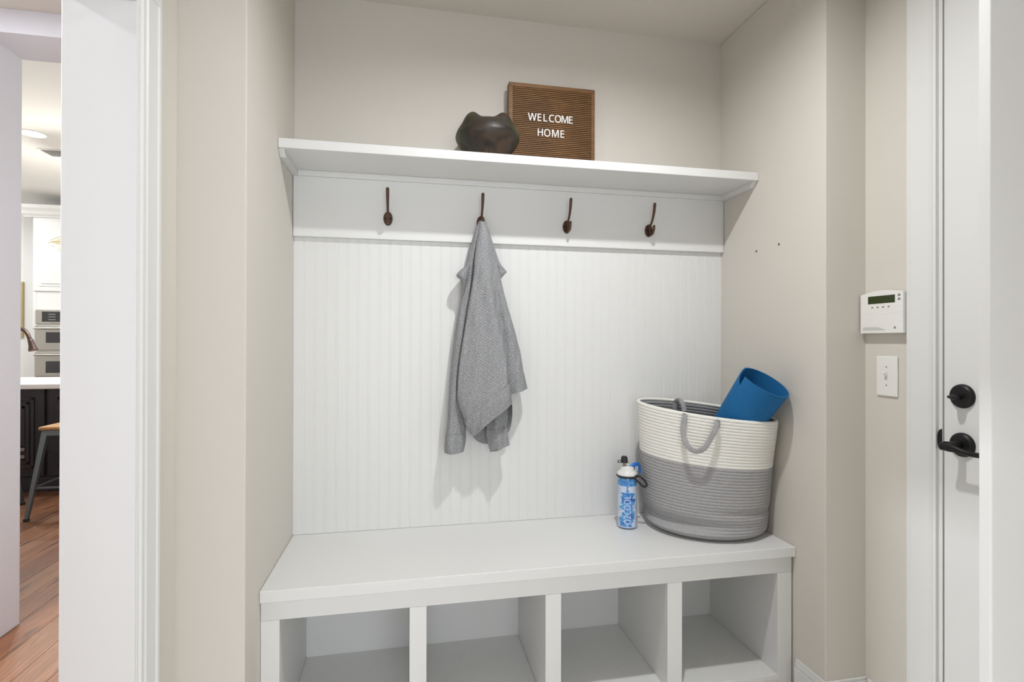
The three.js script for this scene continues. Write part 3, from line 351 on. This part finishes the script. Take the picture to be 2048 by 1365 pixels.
// ---------------------------------------------------------------- rolled mat standing in the basket
{ const mt = tex(128, 128, (u, v, i, j) => { const n = hash(i, j, 3) * 0.5 + vnoise(u * 32, v * 32, 32, 32, 4) * 0.5; return mixc([0, 84, 138], [12, 112, 170], n); }, true, [12, 12]);
  const bump = tex(128, 128, (u, v, i, j) => 128 + 80 * (hash(i >> 1, j >> 1, 6) - 0.5), false, [12, 12]);
  const blue = std({ map: mt, bumpMap: bump, bumpScale: 0.0006, roughness: 0.8, side: THREE.DoubleSide });
  const C = V(1.733, 1.0675, 0.427), ax = V(0.262, 0.887, 0.53).normalize();
  const toCam = V(-0.6, 0.07, 0.8), e1 = new THREE.Vector3().crossVectors(ax, toCam).normalize(), e2 = new THREE.Vector3().crossVectors(e1, ax).normalize();   // e1 towards the side wall, e2 towards the room
  const r = thing('yoga_mat', 'rolled bright blue exercise mat leaning out of the rope basket', 'mat', [1.62, 0.53, 0.19]);
  const L = 0.6, t0 = -2.32, turns = 1.2, N = 140;
  const R = f => 0.093 - 0.009 * f, top = f => -0.05 * Math.min(1, Math.max(0, (f - 0.69) / 0.15));
  const P = (f, s, off) => { const t = t0 + f * turns * Math.PI * 2, q = R(f) * (0.7 + 0.3 * s) + off; return C.clone().addScaledVector(ax, (s - 1) * L + top(f) * s).addScaledVector(e1, q * Math.cos(t)).addScaledVector(e2, -q * Math.sin(t)); };
  function sheet(off, flip) { const pos = [], uv = [], idx = [], K = 12; for (let j = 0; j <= K; j++) for (let i = 0; i <= N; i++) { const p = P(i / N, j / K, off); pos.push(p.x, p.y, p.z); uv.push(i / N * 0.85, j / K * L); }
    for (let j = 0; j < K; j++) for (let i = 0; i < N; i++) { const a = j * (N + 1) + i, b = a + 1, c = a + N + 1, d = c + 1; flip ? idx.push(a, c, b, b, c, d) : idx.push(a, b, c, b, d, c); }
    const g = new THREE.BufferGeometry(); g.setAttribute('position', new THREE.Float32BufferAttribute(pos, 3)); g.setAttribute('uv', new THREE.Float32BufferAttribute(uv, 2)); g.setIndex(idx); g.computeVertexNormals(); return g; }
  function edge() { const pos = [], idx = [], uv = []; const loop = []; for (let i = 0; i <= N; i++) loop.push([i / N, 1]); for (let j = 12; j >= 0; j--) loop.push([1, j / 12]); for (let i = N; i >= 0; i--) loop.push([i / N, 0]); for (let j = 0; j <= 12; j++) loop.push([0, j / 12]);
    loop.forEach(([f, s], k) => { for (const o of [0.0022, -0.0022]) { const p = P(f, s, o); pos.push(p.x, p.y, p.z); uv.push(k * 0.005, o); } }); for (let k = 0; k < loop.length - 1; k++) { const a = 2 * k; idx.push(a, a + 1, a + 2, a + 1, a + 3, a + 2); }
    const g = new THREE.BufferGeometry(); g.setAttribute('position', new THREE.Float32BufferAttribute(pos, 3)); g.setAttribute('uv', new THREE.Float32BufferAttribute(uv, 2)); g.setIndex(idx); g.computeVertexNormals(); return g; }
  part('outer_face', sheet(0.0022, true), blue, r); part('inner_face', sheet(-0.0022, false), blue, r); part('edge', edge(), blue, r); }
// ---------------------------------------------------------------- drink bottle
{ const bx = 1.308, bz = 0.155, y0 = 0.4652;
  const b = thing('drink_bottle', 'clear plastic drink bottle with blue splash print and black cap beside the basket', 'bottle', [bx, y0, bz]);
  const W2 = 1024, H2 = 768, cv = document.createElement('canvas'); cv.width = W2; cv.height = H2; const c = cv.getContext('2d');
  c.fillStyle = '#e6e8ec'; c.fillRect(0, 0, W2, H2);
  const blues = [[40, 104, 180], [64, 140, 206], [112, 186, 226], [50, 122, 194], [150, 208, 236]];
  for (let y = 0; y < H2; y += 5) for (let x = 0; x < W2; x += 5) {
    const u = x / W2, v = y / H2, n = fbm(u, v, 18, 90, 3), n2 = fbm(u, v, 9, 95, 3), dx = Math.abs(((x + 256) % 512) - 256) / 512, wide = y < 120 ? 0.5 : y < 225 ? 0.0 : 0.23, m = dx + (n - 0.5) * 0.42 - wide;
    if (m > 0) { if (n2 > 0.6) { c.fillStyle = 'rgb(205,216,230)'; c.fillRect(x, y, 6, 6); } continue; }
    const k = Math.min(3.99, Math.max(0, n2 * 8 - 2)), q = mixc(blues[Math.floor(k)], blues[Math.floor(k) + 1], k % 1).map(Math.round); c.fillStyle = `rgb(${q[0]},${q[1]},${q[2]})`; c.fillRect(x, y, 6, 6); }
  c.save(); c.translate(512, 500); c.rotate(-Math.PI / 2); c.fillStyle = '#eef3fa'; c.font = '165px sans-serif'; c.textAlign = 'center'; c.textBaseline = 'middle';
  const tw = c.measureText('O2COOL').width; c.scale(470 / tw, 1); c.fillText('O2COOL', 0, 6); c.restore();
  const print = new THREE.CanvasTexture(cv); print.colorSpace = THREE.SRGBColorSpace; print.wrapS = THREE.RepeatWrapping;
  const sleeve = new THREE.CylinderGeometry(0.0375, 0.0375, 0.19, 72, 1, true, -0.413 - Math.PI, Math.PI * 2); sleeve.translate(bx, y0 + 0.107, bz);
  const floorDisc = cyl(0.0375, 0.0375, 0.006, [bx, y0 + 0.009, bz]);
  part('printed_sleeve', sleeve, std({ map: print, roughness: 0.5, side: THREE.DoubleSide }), b, 'blue and white splash print with lettering');
  part('base', floorDisc, std({ color: '#c9d6e6', roughness: 0.4 }), b);
  part('shell', lathe([[0, 0.0008], [0.034, 0.0008], [0.0385, 0.003], [0.0405, 0.008], [0.041, 0.02], [0.0402, 0.1], [0.0408, 0.19], [0.04, 0.2085], [0.036, 0.2105]], 64, [bx, y0, bz]), phys({ color: '#f4f8ff', roughness: 0.12, transmission: 1, thickness: 0 }), b, 'clear outer shell');
  part('lid', lathe([[0, 0.206], [0.0395, 0.206], [0.0412, 0.21], [0.0405, 0.218], [0.036, 0.226], [0.0275, 0.232], [0.026, 0.244], [0.021, 0.249], [0, 0.25]], 56, [bx, y0, bz]), std({ color: '#e6e4e0', roughness: 0.4 }), b, 'white domed lid');
  part('strap_ring', (() => { const g = new THREE.TorusGeometry(0.0412, 0.0028, 10, 64); g.rotateX(Math.PI / 2); g.scale(1, 1.4, 1); g.translate(bx, y0 + 0.209, bz); return g; })(), M.blackPlastic, b);
  part('strap_loop', tube([[1.331, 0.681, 0.196], [1.3511, 0.6712, 0.2], [1.3665, 0.6545, 0.2], [1.3704, 0.6404, 0.2], [1.3575, 0.637, 0.2], [1.3402, 0.652, 0.2], [1.323, 0.672, 0.197]], 0.0042, 60, 10, true), M.blackPlastic, b, 'black carrying loop');
  const trig = phys({ color: '#1f6ec4', roughness: 0.2, clearcoat: 0.6 });
  part('trigger', capTube([[1.309, 0.711, 0.17], [1.332, 0.7185, 0.166], [1.349, 0.7195, 0.16], [1.3575, 0.711, 0.157], [1.361, 0.695, 0.156], [1.3625, 0.682, 0.156]], [0.004, 0.0075, 0.008, 0.007, 0.006, 0.0045], 40, 12), trig, b, 'bright blue spray trigger');
  part('nozzle', box(1.336, 1.352, 0.69, 0.713, 0.146, 0.166, 0.004), std({ color: '#aebfd4', roughness: 0.3 }), b);
  part('spout', cyl(0.006, 0.006, 0.03, [1.293, 0.72, bz + 0.006]), M.plasticGrey, b);
  const cap = part('cap', merge([cyl(0.0135, 0.013, 0.02, [1.2925, 0.7385, bz + 0.006]), cyl(0.0105, 0.0095, 0.006, [1.2925, 0.7505, bz + 0.006]), cyl(0.0145, 0.0145, 0.004, [1.2925, 0.73, bz + 0.006])]), M.blackPlastic, b, 'small black spout cap');
  part('tether', (() => { const g = new THREE.TorusGeometry(0.0065, 0.0018, 8, 24); g.scale(1.25, 0.75, 1); g.translate(1.2725, 0.7335, bz + 0.01); return g; })(), M.blackPlastic, cap); }
// ---------------------------------------------------------------- wall fittings by the door
{ const k = thing('security_keypad', 'white wall keypad with green screen above the light switch', 'keypad', [XR, 1.243, 0.694]);
  const f = 1.9635, hw = (z) => 1.3795 + 0.006 * Math.sin(Math.PI * (z - 0.613) / 0.159);
  const outline = (x0, x1, pts) => { const s = new THREE.Shape(pts.map(p => new THREE.Vector2(p[0], p[1]))); const g = new THREE.ExtrudeGeometry(s, { depth: x1 - x0 - 0.002, bevelEnabled: true, bevelThickness: 0.001, bevelSize: 0.001, bevelSegments: 2 }); g.rotateY(-Math.PI / 2); g.translate(x1 - 0.001, 0, 0); return g; };
  const up = [], N = 20, z0 = 0.6145, z1 = 0.7715; 
  for (let i = 0; i <= N; i++) { const z = z0 + (z1 - z0) * i / N; up.push([z, 1.3135 - 0.0075 * Math.sin(Math.PI * i / N)]); }
  for (let i = N; i >= 0; i--) { const z = z0 + (z1 - z0) * i / N; up.push([z, 1.368 + 0.0165 * Math.sin(Math.PI * (0.12 + 0.76 * i / N))]); }
  part('housing', outline(f + 0.003, XR - 0.0005, [[z0 + 0.003, 1.2475], [z1 - 0.002, 1.2475], [z1 - 0.002, 1.37], [z0 + 0.003, 1.37]]), M.plastic, k);
  const upper = part('face', outline(f, f + 0.02, up), M.plastic, k);
  const dn = [[z0, 1.2455], [z1, 1.2455]]; for (let i = N; i >= 0; i--) { const z = z0 + (z1 - z0) * i / N; dn.push([z, 1.3118 - 0.0075 * Math.sin(Math.PI * i / N)]); }
  const door = part('flip_door', outline(f, f + 0.02, dn), M.plastic, k);
  part('screen', box(f - 0.0006, f + 0.003, 1.3425, 1.368, 0.644, 0.7445, 0.0005), M.lcd, upper, 'dark green display');
  for (let i = 0; i < 4; i++) part('button', box(f - 0.001, f + 0.002, 1.328, 1.333, 0.657 + i * 0.0205, 0.664 + i * 0.0205, 0.001), M.plasticGrey, upper);
  for (let i = 0; i < 2; i++) part('indicator', (() => { const g = new THREE.SphereGeometry(0.0042, 14, 10); g.scale(0.5, 1, 1.2); g.translate(f, 1.3655 - i * 0.0125, 0.759); return g; })(), M.plasticGrey, upper);
  for (let i = 0; i < 4; i++) part('groove', box(f - 0.0004, f + 0.001, 1.2545 + i * 0.003, 1.2552 + i * 0.003, 0.624, 0.71 - i * 0.008, 0), M.plasticGrey, door);
  part('badge', box(f - 0.0006, f + 0.001, 1.258, 1.2655, 0.7405, 0.7475, 0.001), M.plasticGrey, door); }
{ const s = thing('light_switch', 'white toggle light switch on a plate below the keypad', 'switch', [XR, 1.036, 0.695]);
  part('plate', box(1.9835, XR - 0.0003, 1.0365, 1.169, 0.656, 0.7335, 0.003), M.plastic, s);
  part('toggle_slot', box(1.983, 1.985, 1.09, 1.116, 0.689, 0.7005, 0.0008), std({ color: '#d8d6d1', roughness: 0.5 }), s);
  part('toggle', capTube([[1.986, 1.102, 0.6948], [1.9775, 1.1095, 0.6948], [1.972, 1.1125, 0.6948]], [0.0042, 0.0042, 0.0036], 14, 10), M.plastic, s);
  for (const y of [1.133, 1.0725]) part('screw', cyl(0.0024, 0.0024, 0.0014, [1.9833, y, 0.6948], 'x', 14), M.plasticGrey, s); }
[[1.5859, 0.2447, 'small dark screw hole plug in the alcove wall nearer the hook rail'], [1.5902, 0.3776, 'small dark screw hole plug in the alcove wall farther from the hook rail']].forEach(([y, z, label]) => {
  const p = thing('wall_plug', label, 'wall plug', [W, y, z], 'screw hole plugs in the alcove wall');
  part('rim', (() => { const g = new THREE.TorusGeometry(0.0042, 0.001, 8, 20); g.rotateY(Math.PI / 2); g.translate(W - 0.0003, y, z); return g; })(), std({ color: '#a89c86', roughness: 0.8 }), p);
  part('core', cyl(0.0036, 0.0036, 0.002, [W - 0.0004, y, z], 'x', 16), std({ color: '#3f3b2c', roughness: 0.8 }), p); });
// strike plate on the jamb
tagMesh(shade(new THREE.Mesh(prismX([[0.8635, 0.928], [0.865, 0.942], [0.869, 0.952], [0.8745, 0.957], [0.8752, 0.957], [0.8752, 0.898], [0.8745, 0.898], [0.868, 0.904], [0.865, 0.912]], 1.9845, 1.9893), M.black)), 'strike_plate', 'black strike plate on the white jamb next to the door lever', 'strike plate');
function tagMesh(m, name, label, category, group) { m.name = numbered(name); m.userData = { label, category }; if (group) m.userData.group = group; scene.add(m); return m; }
// closed door
{ const d = structGroup('door_1', 'closed white door with black lever and deadbolt', 'door');
  const P = (n, g, m, par = d, label) => { const o = shade(new THREE.Mesh(g, m)); o.name = n; par.add(o); if (label) o.userData.label = label; return o; };
  P('slab', box(XR + 0.0015, XR + 0.04, F + 0.008, 2.382, 0.8785, 1.692, 0.002), M.white);
  const zc = 0.9335;
  const rose = (y) => { const g = lathe([[0, 0.0125], [0.026, 0.0125], [0.0285, 0.012], [0.0318, 0.009], [0.034, 0.0065], [0.0345, 0.003], [0.0345, 0]], 48); g.rotateZ(Math.PI / 2); g.translate(XR + 0.0015, y, zc); return g; };
  const bolt = P('deadbolt', rose(1.06), M.black, d, 'round black deadbolt');
  { const g = new THREE.SphereGeometry(1, 28, 18); g.scale(0.021, 0.0068, 0.0135); g.translate(XR - 0.028, 1.0585, zc - 0.001); P('thumb_turn', merge([g, cyl(0.007, 0.007, 0.02, [XR - 0.015, 1.0585, zc], 'x', 20)]), M.black, bolt); }
  const lv = P('lever_handle', merge([rose(0.921), cyl(0.012, 0.0105, 0.052, [XR - 0.035, 0.921, zc], 'x', 28)]), M.black, d, 'black wave shaped lever handle');
  { // a wavy flat bar that turns from the hub towards the hinges
    const c = new THREE.CatmullRomCurve3([V(1.9255, 0.9185, 0.919), V(1.925, 0.9185, 0.936), V(1.927, 0.916, 0.962), V(1.93, 0.911, 0.99), V(1.931, 0.911, 1.02), V(1.927, 0.914, 1.045)]);
    const hs = [0.0105, 0.0125, 0.0095, 0.0068, 0.0075, 0.0095], n = 36, rad = 14, pos = [], idx = [], uv = [];
    for (let j = 0; j <= n; j++) { const t = j / n, p = c.getPointAt(t), f = t * 5, i = Math.min(4, Math.floor(f)), h = (hs[i] + (hs[i + 1] - hs[i]) * (f - i)) * (j === 0 || j === n ? 0.55 : 1), w = 0.0062 * (j === 0 || j === n ? 0.5 : 1), tw = 0.5 * Math.sin(t * 3.0);
      for (let k = 0; k <= rad; k++) { const a = k / rad * Math.PI * 2, dx = w * Math.cos(a), dy = h * Math.sin(a); pos.push(p.x + dx * Math.cos(tw) - dy * Math.sin(tw), p.y + dx * Math.sin(tw) + dy * Math.cos(tw), p.z); uv.push(k / rad, t); } }
    for (let j = 0; j < n; j++) for (let k = 0; k < rad; k++) { const a = j * (rad + 1) + k, b = a + 1, e = a + rad + 1; idx.push(a, b, e, b, e + 1, e); }
    for (const [j, fl] of [[0, 1], [n, 0]]) for (let k = 1; k < rad - 1; k++) { const a = j * (rad + 1); fl ? idx.push(a, a + k + 1, a + k) : idx.push(a, a + k, a + k + 1); }
    const g = new THREE.BufferGeometry(); g.setAttribute('position', new THREE.Float32BufferAttribute(pos, 3)); g.setAttribute('uv', new THREE.Float32BufferAttribute(uv, 2)); g.setIndex(idx); g.computeVertexNormals(); P('lever_arm', g, M.black, lv); } }
// second door leaf standing open beside the camera
{ const d = structGroup('door_2', 'white door leaf standing ajar, only its edge in view beside the black lever', 'door');
  d.position.set(1.975, F, 1.88); d.rotation.y = Math.PI - Math.PI / 6;
  const P = (n, g, m) => { const o = shade(new THREE.Mesh(g, m)); o.name = n; d.add(o); };
  P('slab', box(0.0, 0.77, 0.01, 2.03, -0.035, 0.0, 0.003), M.white);
  for (const y of [0.2, 1.0, 1.8]) P('hinge', cyl(0.006, 0.006, 0.09, [-0.004, y, 0.002]), M.bronzeDark); }
// ---------------------------------------------------------------- lamps
function recessed(name, label, category, [x, y, z], spec, group) {
  const l = thing(name, label, category, [x, y, z], group), R = spec.size / 2;
  part('trim_ring', lathe([[R + 0.002, -0.004], [R + 0.012, -0.006], [R + 0.022, -0.003], [R + 0.024, -0.0003], [R, -0.0003], [R + 0.002, -0.004]], 48, [x, y, z]), M.plastic, l);
  if (spec.skirt) part('skirt', lathe([[R + 0.004, -0.0005], [R + 0.004, -spec.skirt], [R + 0.008, -spec.skirt], [R + 0.008, -0.0005]], 48, [x, y, z]), M.plastic, l);
  const lens = new THREE.CircleGeometry(R, 40); lens.rotateX(Math.PI / 2); lens.translate(x, y - 0.002, z);
  part('lamp_lens', lens, std({ color: '#ffffff', emissive: new THREE.Color(...spec.color), emissiveIntensity: 2.2 }), l, 'glowing round lens');
  const s = spec.size * 0.886, L = new THREE.RectAreaLight(new THREE.Color(...spec.color), spec.power, s, s); L.position.set(0, -0.008, 0); L.rotation.x = -Math.PI / 2; L.castShadow = true; L.name = name + '_glow'; l.add(L);
}
recessed('ceiling_lamp', 'round recessed lamp in the mudroom ceiling in front of the bench', 'ceiling light', [1.0, CEIL, 1.0], LAMP);
recessed('recessed_light', 'round recessed light glowing in the kitchen ceiling beside the vent', 'ceiling light', [-2.735, KC, -3.09], CAN);
for (const [x, z, t] of [[-1.3, -3.0, 'above the stools'], [-4.7, -4.3, 'above the kitchen aisle'], [-1.6, -4.9, 'above the far kitchen counter']]) recessed('recessed_light', 'round recessed light glowing in the kitchen ceiling ' + t, 'ceiling light', [x, KC, z], CAN);
recessed('recessed_light', 'round recessed light in the hall ceiling', 'ceiling light', [-1.4, CEIL, 0.9], { ...CAN, power: CAN.power * 3.2 });

// ---------------------------------------------------------------- kitchen beyond the doorway
{ const v = thing('ceiling_vent', 'grey slatted air vent in the kitchen ceiling', 'vent', [-2.76, KC, -3.56]);
  part('frame', box(-2.93, -2.59, KC - 0.008, KC - 0.0003, -3.66, -3.46), M.kwall, v);
  for (let i = 0; i < 7; i++) part('slat', box(-2.91, -2.61, KC - 0.014, KC - 0.0085, -3.645 + i * 0.025, -3.63 + i * 0.025, 0.001), M.plasticGrey, v); }
{ const FZ = -5.24, c = thing('oven_cabinet', 'tall white cabinet with raised panel door around the wall ovens', 'cabinet', [-3.62, F, -5.5]);
  const X0 = -4.03, X1 = -3.2;
  part('body', merge([box(X0, -3.99, F, 2.72, -5.848, FZ - 0.0255), box(-3.24, X1, F, 2.72, -5.848, FZ - 0.0255), box(-3.99, -3.24, 1.6, 2.72, -5.848, FZ - 0.0255), box(-3.99, -3.24, F, 0.78, -5.848, FZ - 0.0255)]), M.white, c);
  part('face_frame', merge([box(X0, -3.99, F, 2.72, FZ - 0.025, FZ - 0.005), box(-3.24, X1, F, 2.72, FZ - 0.025, FZ - 0.005), box(-3.99, -3.24, 1.6, 1.83, FZ - 0.025, FZ - 0.005), box(-3.99, -3.24, 2.67, 2.72, FZ - 0.025, FZ - 0.005)]), M.white, c);
  const dr = part('door', box(-4.015, -3.615, 1.825, 2.685, FZ - 0.0045, FZ + 0.012, 0.003), M.white, c);
  part('door', box(-3.61, -3.21, 1.825, 2.685, FZ - 0.0045, FZ + 0.012, 0.003), M.white, c);
  part('raised_panel', merge([box(-3.955, -3.675, 1.885, 2.625, FZ + 0.012, FZ + 0.018, 0.004), box(-3.925, -3.705, 1.915, 2.595, FZ + 0.018, FZ + 0.026, 0.004)]), M.white, dr);
  part('crown', prismX([[FZ - 0.02, 2.72], [FZ + 0.012, 2.72], [FZ + 0.02, 2.735], [FZ + 0.045, 2.755], [FZ + 0.06, 2.79], [FZ + 0.09, 2.82], [FZ + 0.095, 2.86], [FZ - 0.02, 2.86]], X0 - 0.09, X1), M.white, c);
  part('crown', merge([box(X0 - 0.03, X0 - 0.0005, 2.72, 2.76, -5.84, FZ), box(X0 - 0.06, X0 - 0.0005, 2.76, 2.81, -5.84, FZ), box(X0 - 0.09, X0 - 0.0005, 2.81, 2.86, -5.84, FZ)]), M.white, c); }
{ const Z = -5.235, X0 = -3.985, X1 = -3.245, o = thing('wall_oven', 'stainless steel double wall oven with black control panel', 'oven', [-3.615, 0.785, -5.45]);
  part('housing', box(X0 + 0.002, X1 - 0.002, 0.785, 1.595, -5.7, Z - 0.004, 0), M.steel, o);
  const cp = part('control_panel', box(X0, X1, 1.43, 1.597, Z - 0.003, Z + 0.02, 0.003), M.steel, o);
  part('display', box(X0 + 0.07, X1 - 0.07, 1.452, 1.575, Z + 0.0195, Z + 0.022, 0.001), M.glassBlack, cp, 'black glass control display');
  const mark = std({ color: '#b9bdc2', roughness: 0.5 });
  for (const dx of [0.14, 0.26]) for (let i = 0; i < 3; i++) part('mark', box(X0 + dx, X0 + dx + 0.075, 1.475 + i * 0.033, 1.479 + i * 0.033, Z + 0.0218, Z + 0.0226, 0), mark, cp);
  for (const [y0, y1, w0, w1] of [[1.11, 1.405, 1.196, 1.325], [0.787, 1.085, 0.83, 0.972]]) {
    const d = part('oven_door', box(X0, X1, y0, y1, Z - 0.003, Z + 0.03, 0.004), M.steel, o);
    part('window', box(X0 + 0.118, X1 - 0.118, w0, w1, Z + 0.0295, Z + 0.0325, 0.001), M.glassBlack, d, 'black glass oven window');
    part('handle', merge([capTube([[X0 + 0.02, y1 - 0.035, Z + 0.07], [X1 - 0.02, y1 - 0.035, Z + 0.07]], [0.011, 0.011], 4, 14), box(X0 + 0.07, X0 + 0.1, y1 - 0.045, y1 - 0.025, Z + 0.03, Z + 0.066), box(X1 - 0.1, X1 - 0.07, y1 - 0.045, y1 - 0.025, Z + 0.03, Z + 0.066)]), M.steel, d, 'bar handle'); } }
{ const p = thing('picture_frame', 'gold framed picture on the far kitchen wall left of the ovens', 'picture', [-4.75, 1.268, -5.84]);
  part('frame', merge([box(-5.0, -4.49, 1.94, 1.99, -5.849, -5.82), box(-5.0, -4.49, 1.268, 1.318, -5.849, -5.82), box(-5.0, -4.95, 1.318, 1.94, -5.849, -5.82), box(-4.54, -4.49, 1.318, 1.94, -5.849, -5.82)]), M.gold, p);
  part('picture', box(-4.95, -4.54, 1.318, 1.94, -5.848, -5.838, 0), std({ color: '#b3ab97', roughness: 0.8 }), p); }
// island
{ const IZ = -2.93, b = thing('kitchen_island', 'dark stained kitchen island with moulded panels behind the bar stool', 'island', [-2.3, F, -3.35]);
  part('body', box(-3.3, -1.2, F, 0.817, -3.82, IZ - 0.041, 0.002), M.islandDark, b);
  part('toe_board', box(-3.3, -1.2, F, 0.07, IZ - 0.04, IZ - 0.016, 0.004), M.islandDark, b);
  for (const [a, c] of [[-3.3, -2.56], [-2.53, -1.87], [-1.84, -1.2]]) { const d = part('panel', box(a, c, 0.08, 0.812, IZ - 0.04, IZ - 0.02, 0.003), M.islandDark, b);
    for (let k = 0; k < 3; k++) { const i = 0.07 + k * 0.035, z0 = IZ - 0.02, z1 = IZ - 0.008 - k * 0.004, w = 0.022; part('moulding', merge([box(a + i, c - i, 0.812 - i - w, 0.812 - i, z0, z1, 0.005), box(a + i, c - i, 0.08 + i, 0.08 + i + w, z0, z1, 0.005), box(a + i, a + i + w, 0.08 + i, 0.812 - i, z0, z1, 0.005), box(c - i - w, c - i, 0.08 + i, 0.812 - i, z0, z1, 0.005)]), M.islandDark, d); } }
  const ol = part('outlet', box(-2.755, -2.672, 0.215, 0.345, IZ - 0.02, IZ - 0.013, 0.003), M.glassBlack, b, 'black outlet cover');
  for (const y of [0.25, 0.31]) part('socket', box(-2.728, -2.698, y - 0.014, y + 0.014, IZ - 0.013, IZ - 0.0115, 0.001), M.plasticGrey, ol); }
{ const t = thing('island_worktop', 'white stone worktop on the dark kitchen island', 'worktop', [-2.3, 0.818, -3.35]);
  part('slab', box(-3.35, -1.15, 0.818, 0.86, -3.86, -2.86, 0.006), M.quartz, t); }
{ const f = thing('kitchen_faucet', 'dark bronze pull-down faucet arching over the island worktop', 'faucet', [-3.24, 0.86, -3.61]);
  const bm = std({ color: '#5a4a44', roughness: 0.35, metalness: 0.8 });
  part('base', lathe([[0, 0.0005], [0.03, 0.0005], [0.03, 0.012], [0.02, 0.02], [0.02, 0.07], [0, 0.075]], 28, [-3.24, 0.86, -3.61]), bm, f);
  part('spout', tube([[-3.24, 0.93, -3.61], [-3.24, 1.15, -3.61], [-3.215, 1.27, -3.605], [-3.15, 1.33, -3.595], [-3.09, 1.31, -3.585], [-3.055, 1.25, -3.58], [-3.045, 1.21, -3.577]], 0.017, 60, 14), bm, f);
  part('spray_head', (() => { const g = lathe([[0, 0], [0.036, 0.002], [0.037, 0.012], [0.027, 0.05], [0.022, 0.1], [0.02, 0.115], [0, 0.115]], 28); g.rotateZ(0.24); g.translate(-3.012, 1.122, -3.57); return g; })(), bm, f);
  part('lever', capTube([[-3.24, 0.91, -3.59], [-3.25, 0.93, -3.54], [-3.25, 0.96, -3.5]], [0.008, 0.006], 12, 10), bm, f); }
{ const p = thing('pendant_lamp', 'clear glass pendant lamp hanging above the kitchen island', 'pendant lamp', [-2.545, 1.985, -3.32]);
  const at = [-2.545, 0, -3.32], gl = phys({ color: '#f4efdf', roughness: 0.04, transmission: 1, thickness: 0 });
  part('shade', lathe([[0.02, 2.19], [0.06, 2.175], [0.12, 2.145], [0.165, 2.115], [0.178, 2.095], [0.172, 2.075], [0.15, 2.065], [0.13, 2.05], [0.11, 2.02], [0.07, 1.995], [0, 1.985]], 48, at), gl, p, 'ridged clear glass shade');
  part('band', (() => { const g = new THREE.TorusGeometry(0.172, 0.006, 8, 48); g.rotateX(Math.PI / 2); g.translate(-2.545, 2.09, -3.32); return g; })(), std({ color: '#d9d0b0', roughness: 0.25, metalness: 0.3 }), p);
  part('lamp_bulb', (() => { const g = new THREE.SphereGeometry(0.032, 20, 14); g.translate(-2.545, 2.1, -3.32); return g; })(), std({ color: '#ffffff', emissive: new THREE.Color(1, 0.93, 0.8), emissiveIntensity: 3 }), p);
  { const L = new THREE.PointLight(new THREE.Color(0.96, 0.98, 1.0), 4.4); L.position.set(0, 0.115, 0); L.castShadow = true; L.name = 'pendant_glow'; p.add(L); }
  part('stem', cyl(0.006, 0.006, KC - 2.2, [-2.545, (KC + 2.2) / 2 - 0.001, -3.32], 'y', 12), M.steel, p);
  part('cap', cyl(0.04, 0.03, 0.03, [-2.545, 2.2, -3.32], 'y', 24), M.steel, p); }
// bar stools
const seatWood = std({ map: tex(128, 256, (u, v) => mixc([196, 150, 98], [158, 112, 66], 0.6 * vnoise(u * 30, v * 4, 30, 4, 4) + 0.5 * (fbm(u, v, 3, 6, 3) - 0.2)), true, [3, 3]), roughness: 0.5 });
function makeStool() {
  const s = new THREE.Group(); const add = (n, g, m, l) => { const o = shade(new THREE.Mesh(g, m)); o.name = n; if (l) o.userData.label = l; s.add(o); };
  add('seat', box(-0.16, 0.16, 0.626, 0.652, -0.16, 0.16, 0.012), seatWood, 'light brown wooden seat');
  add('apron', merge([box(-0.145, 0.145, 0.585, 0.625, 0.12, 0.145, 0.003), box(-0.145, 0.145, 0.585, 0.625, -0.145, -0.12, 0.003), box(-0.145, -0.12, 0.585, 0.625, -0.12, 0.12, 0.003), box(0.12, 0.145, 0.585, 0.625, -0.12, 0.12, 0.003)]), M.gunmetal);
  for (const [a, b] of [[-1, 1], [1, 1], [-1, -1], [1, -1]]) {
    const g = new THREE.CylinderGeometry(0.026, 0.015, 0.615, 4, 1); g.rotateY(Math.PI / 4); const p = g.attributes.position; for (let i = 0; i < p.count; i++) { const t = 0.5 - p.getY(i) / 0.615; p.setX(i, p.getX(i) + a * (0.125 + 0.075 * t)); p.setZ(i, p.getZ(i) + b * (0.125 + 0.075 * t)); } g.translate(0, 0.3165, 0); const q = g.toNonIndexed(); q.computeVertexNormals(); add('leg', q, M.gunmetal);
    add('foot', cyl(0.019, 0.019, 0.016, [a * 0.2, 0.008, b * 0.2], 'y', 16), M.rubber); }
  for (const k of [-1, 1]) { add('rung', box(-0.175, 0.175, 0.215, 0.229, k * 0.176 - 0.004, k * 0.176 + 0.004, 0.002), M.gunmetal); add('rung', box(k * 0.176 - 0.004, k * 0.176 + 0.004, 0.215, 0.229, -0.175, 0.175, 0.002), M.gunmetal); }
  add('brace', merge([capTube([[-0.19, 0.12, -0.19], [0.14, 0.5, 0.14]], [0.004, 0.004], 4, 8), capTube([[0.19, 0.12, -0.19], [-0.14, 0.5, 0.14]], [0.004, 0.004], 4, 8)]), M.rubber);
  return s;
}
{ const a = makeStool(); a.name = numbered('bar_stool'); a.position.set(-1.985, F, -2.33); a.userData = { label: 'metal bar stool with wooden seat, whole in view in front of the dark island', category: 'stool', group: 'bar stools at the island' }; scene.add(a);
  const b = a.clone(); b.name = numbered('bar_stool'); b.position.set(-2.68, F, -2.37); b.userData = { label: 'metal bar stool half hidden by the hall wall, next to the first one', category: 'stool', group: 'bar stools at the island' }; scene.add(b); }

renderer.render(scene, camera);
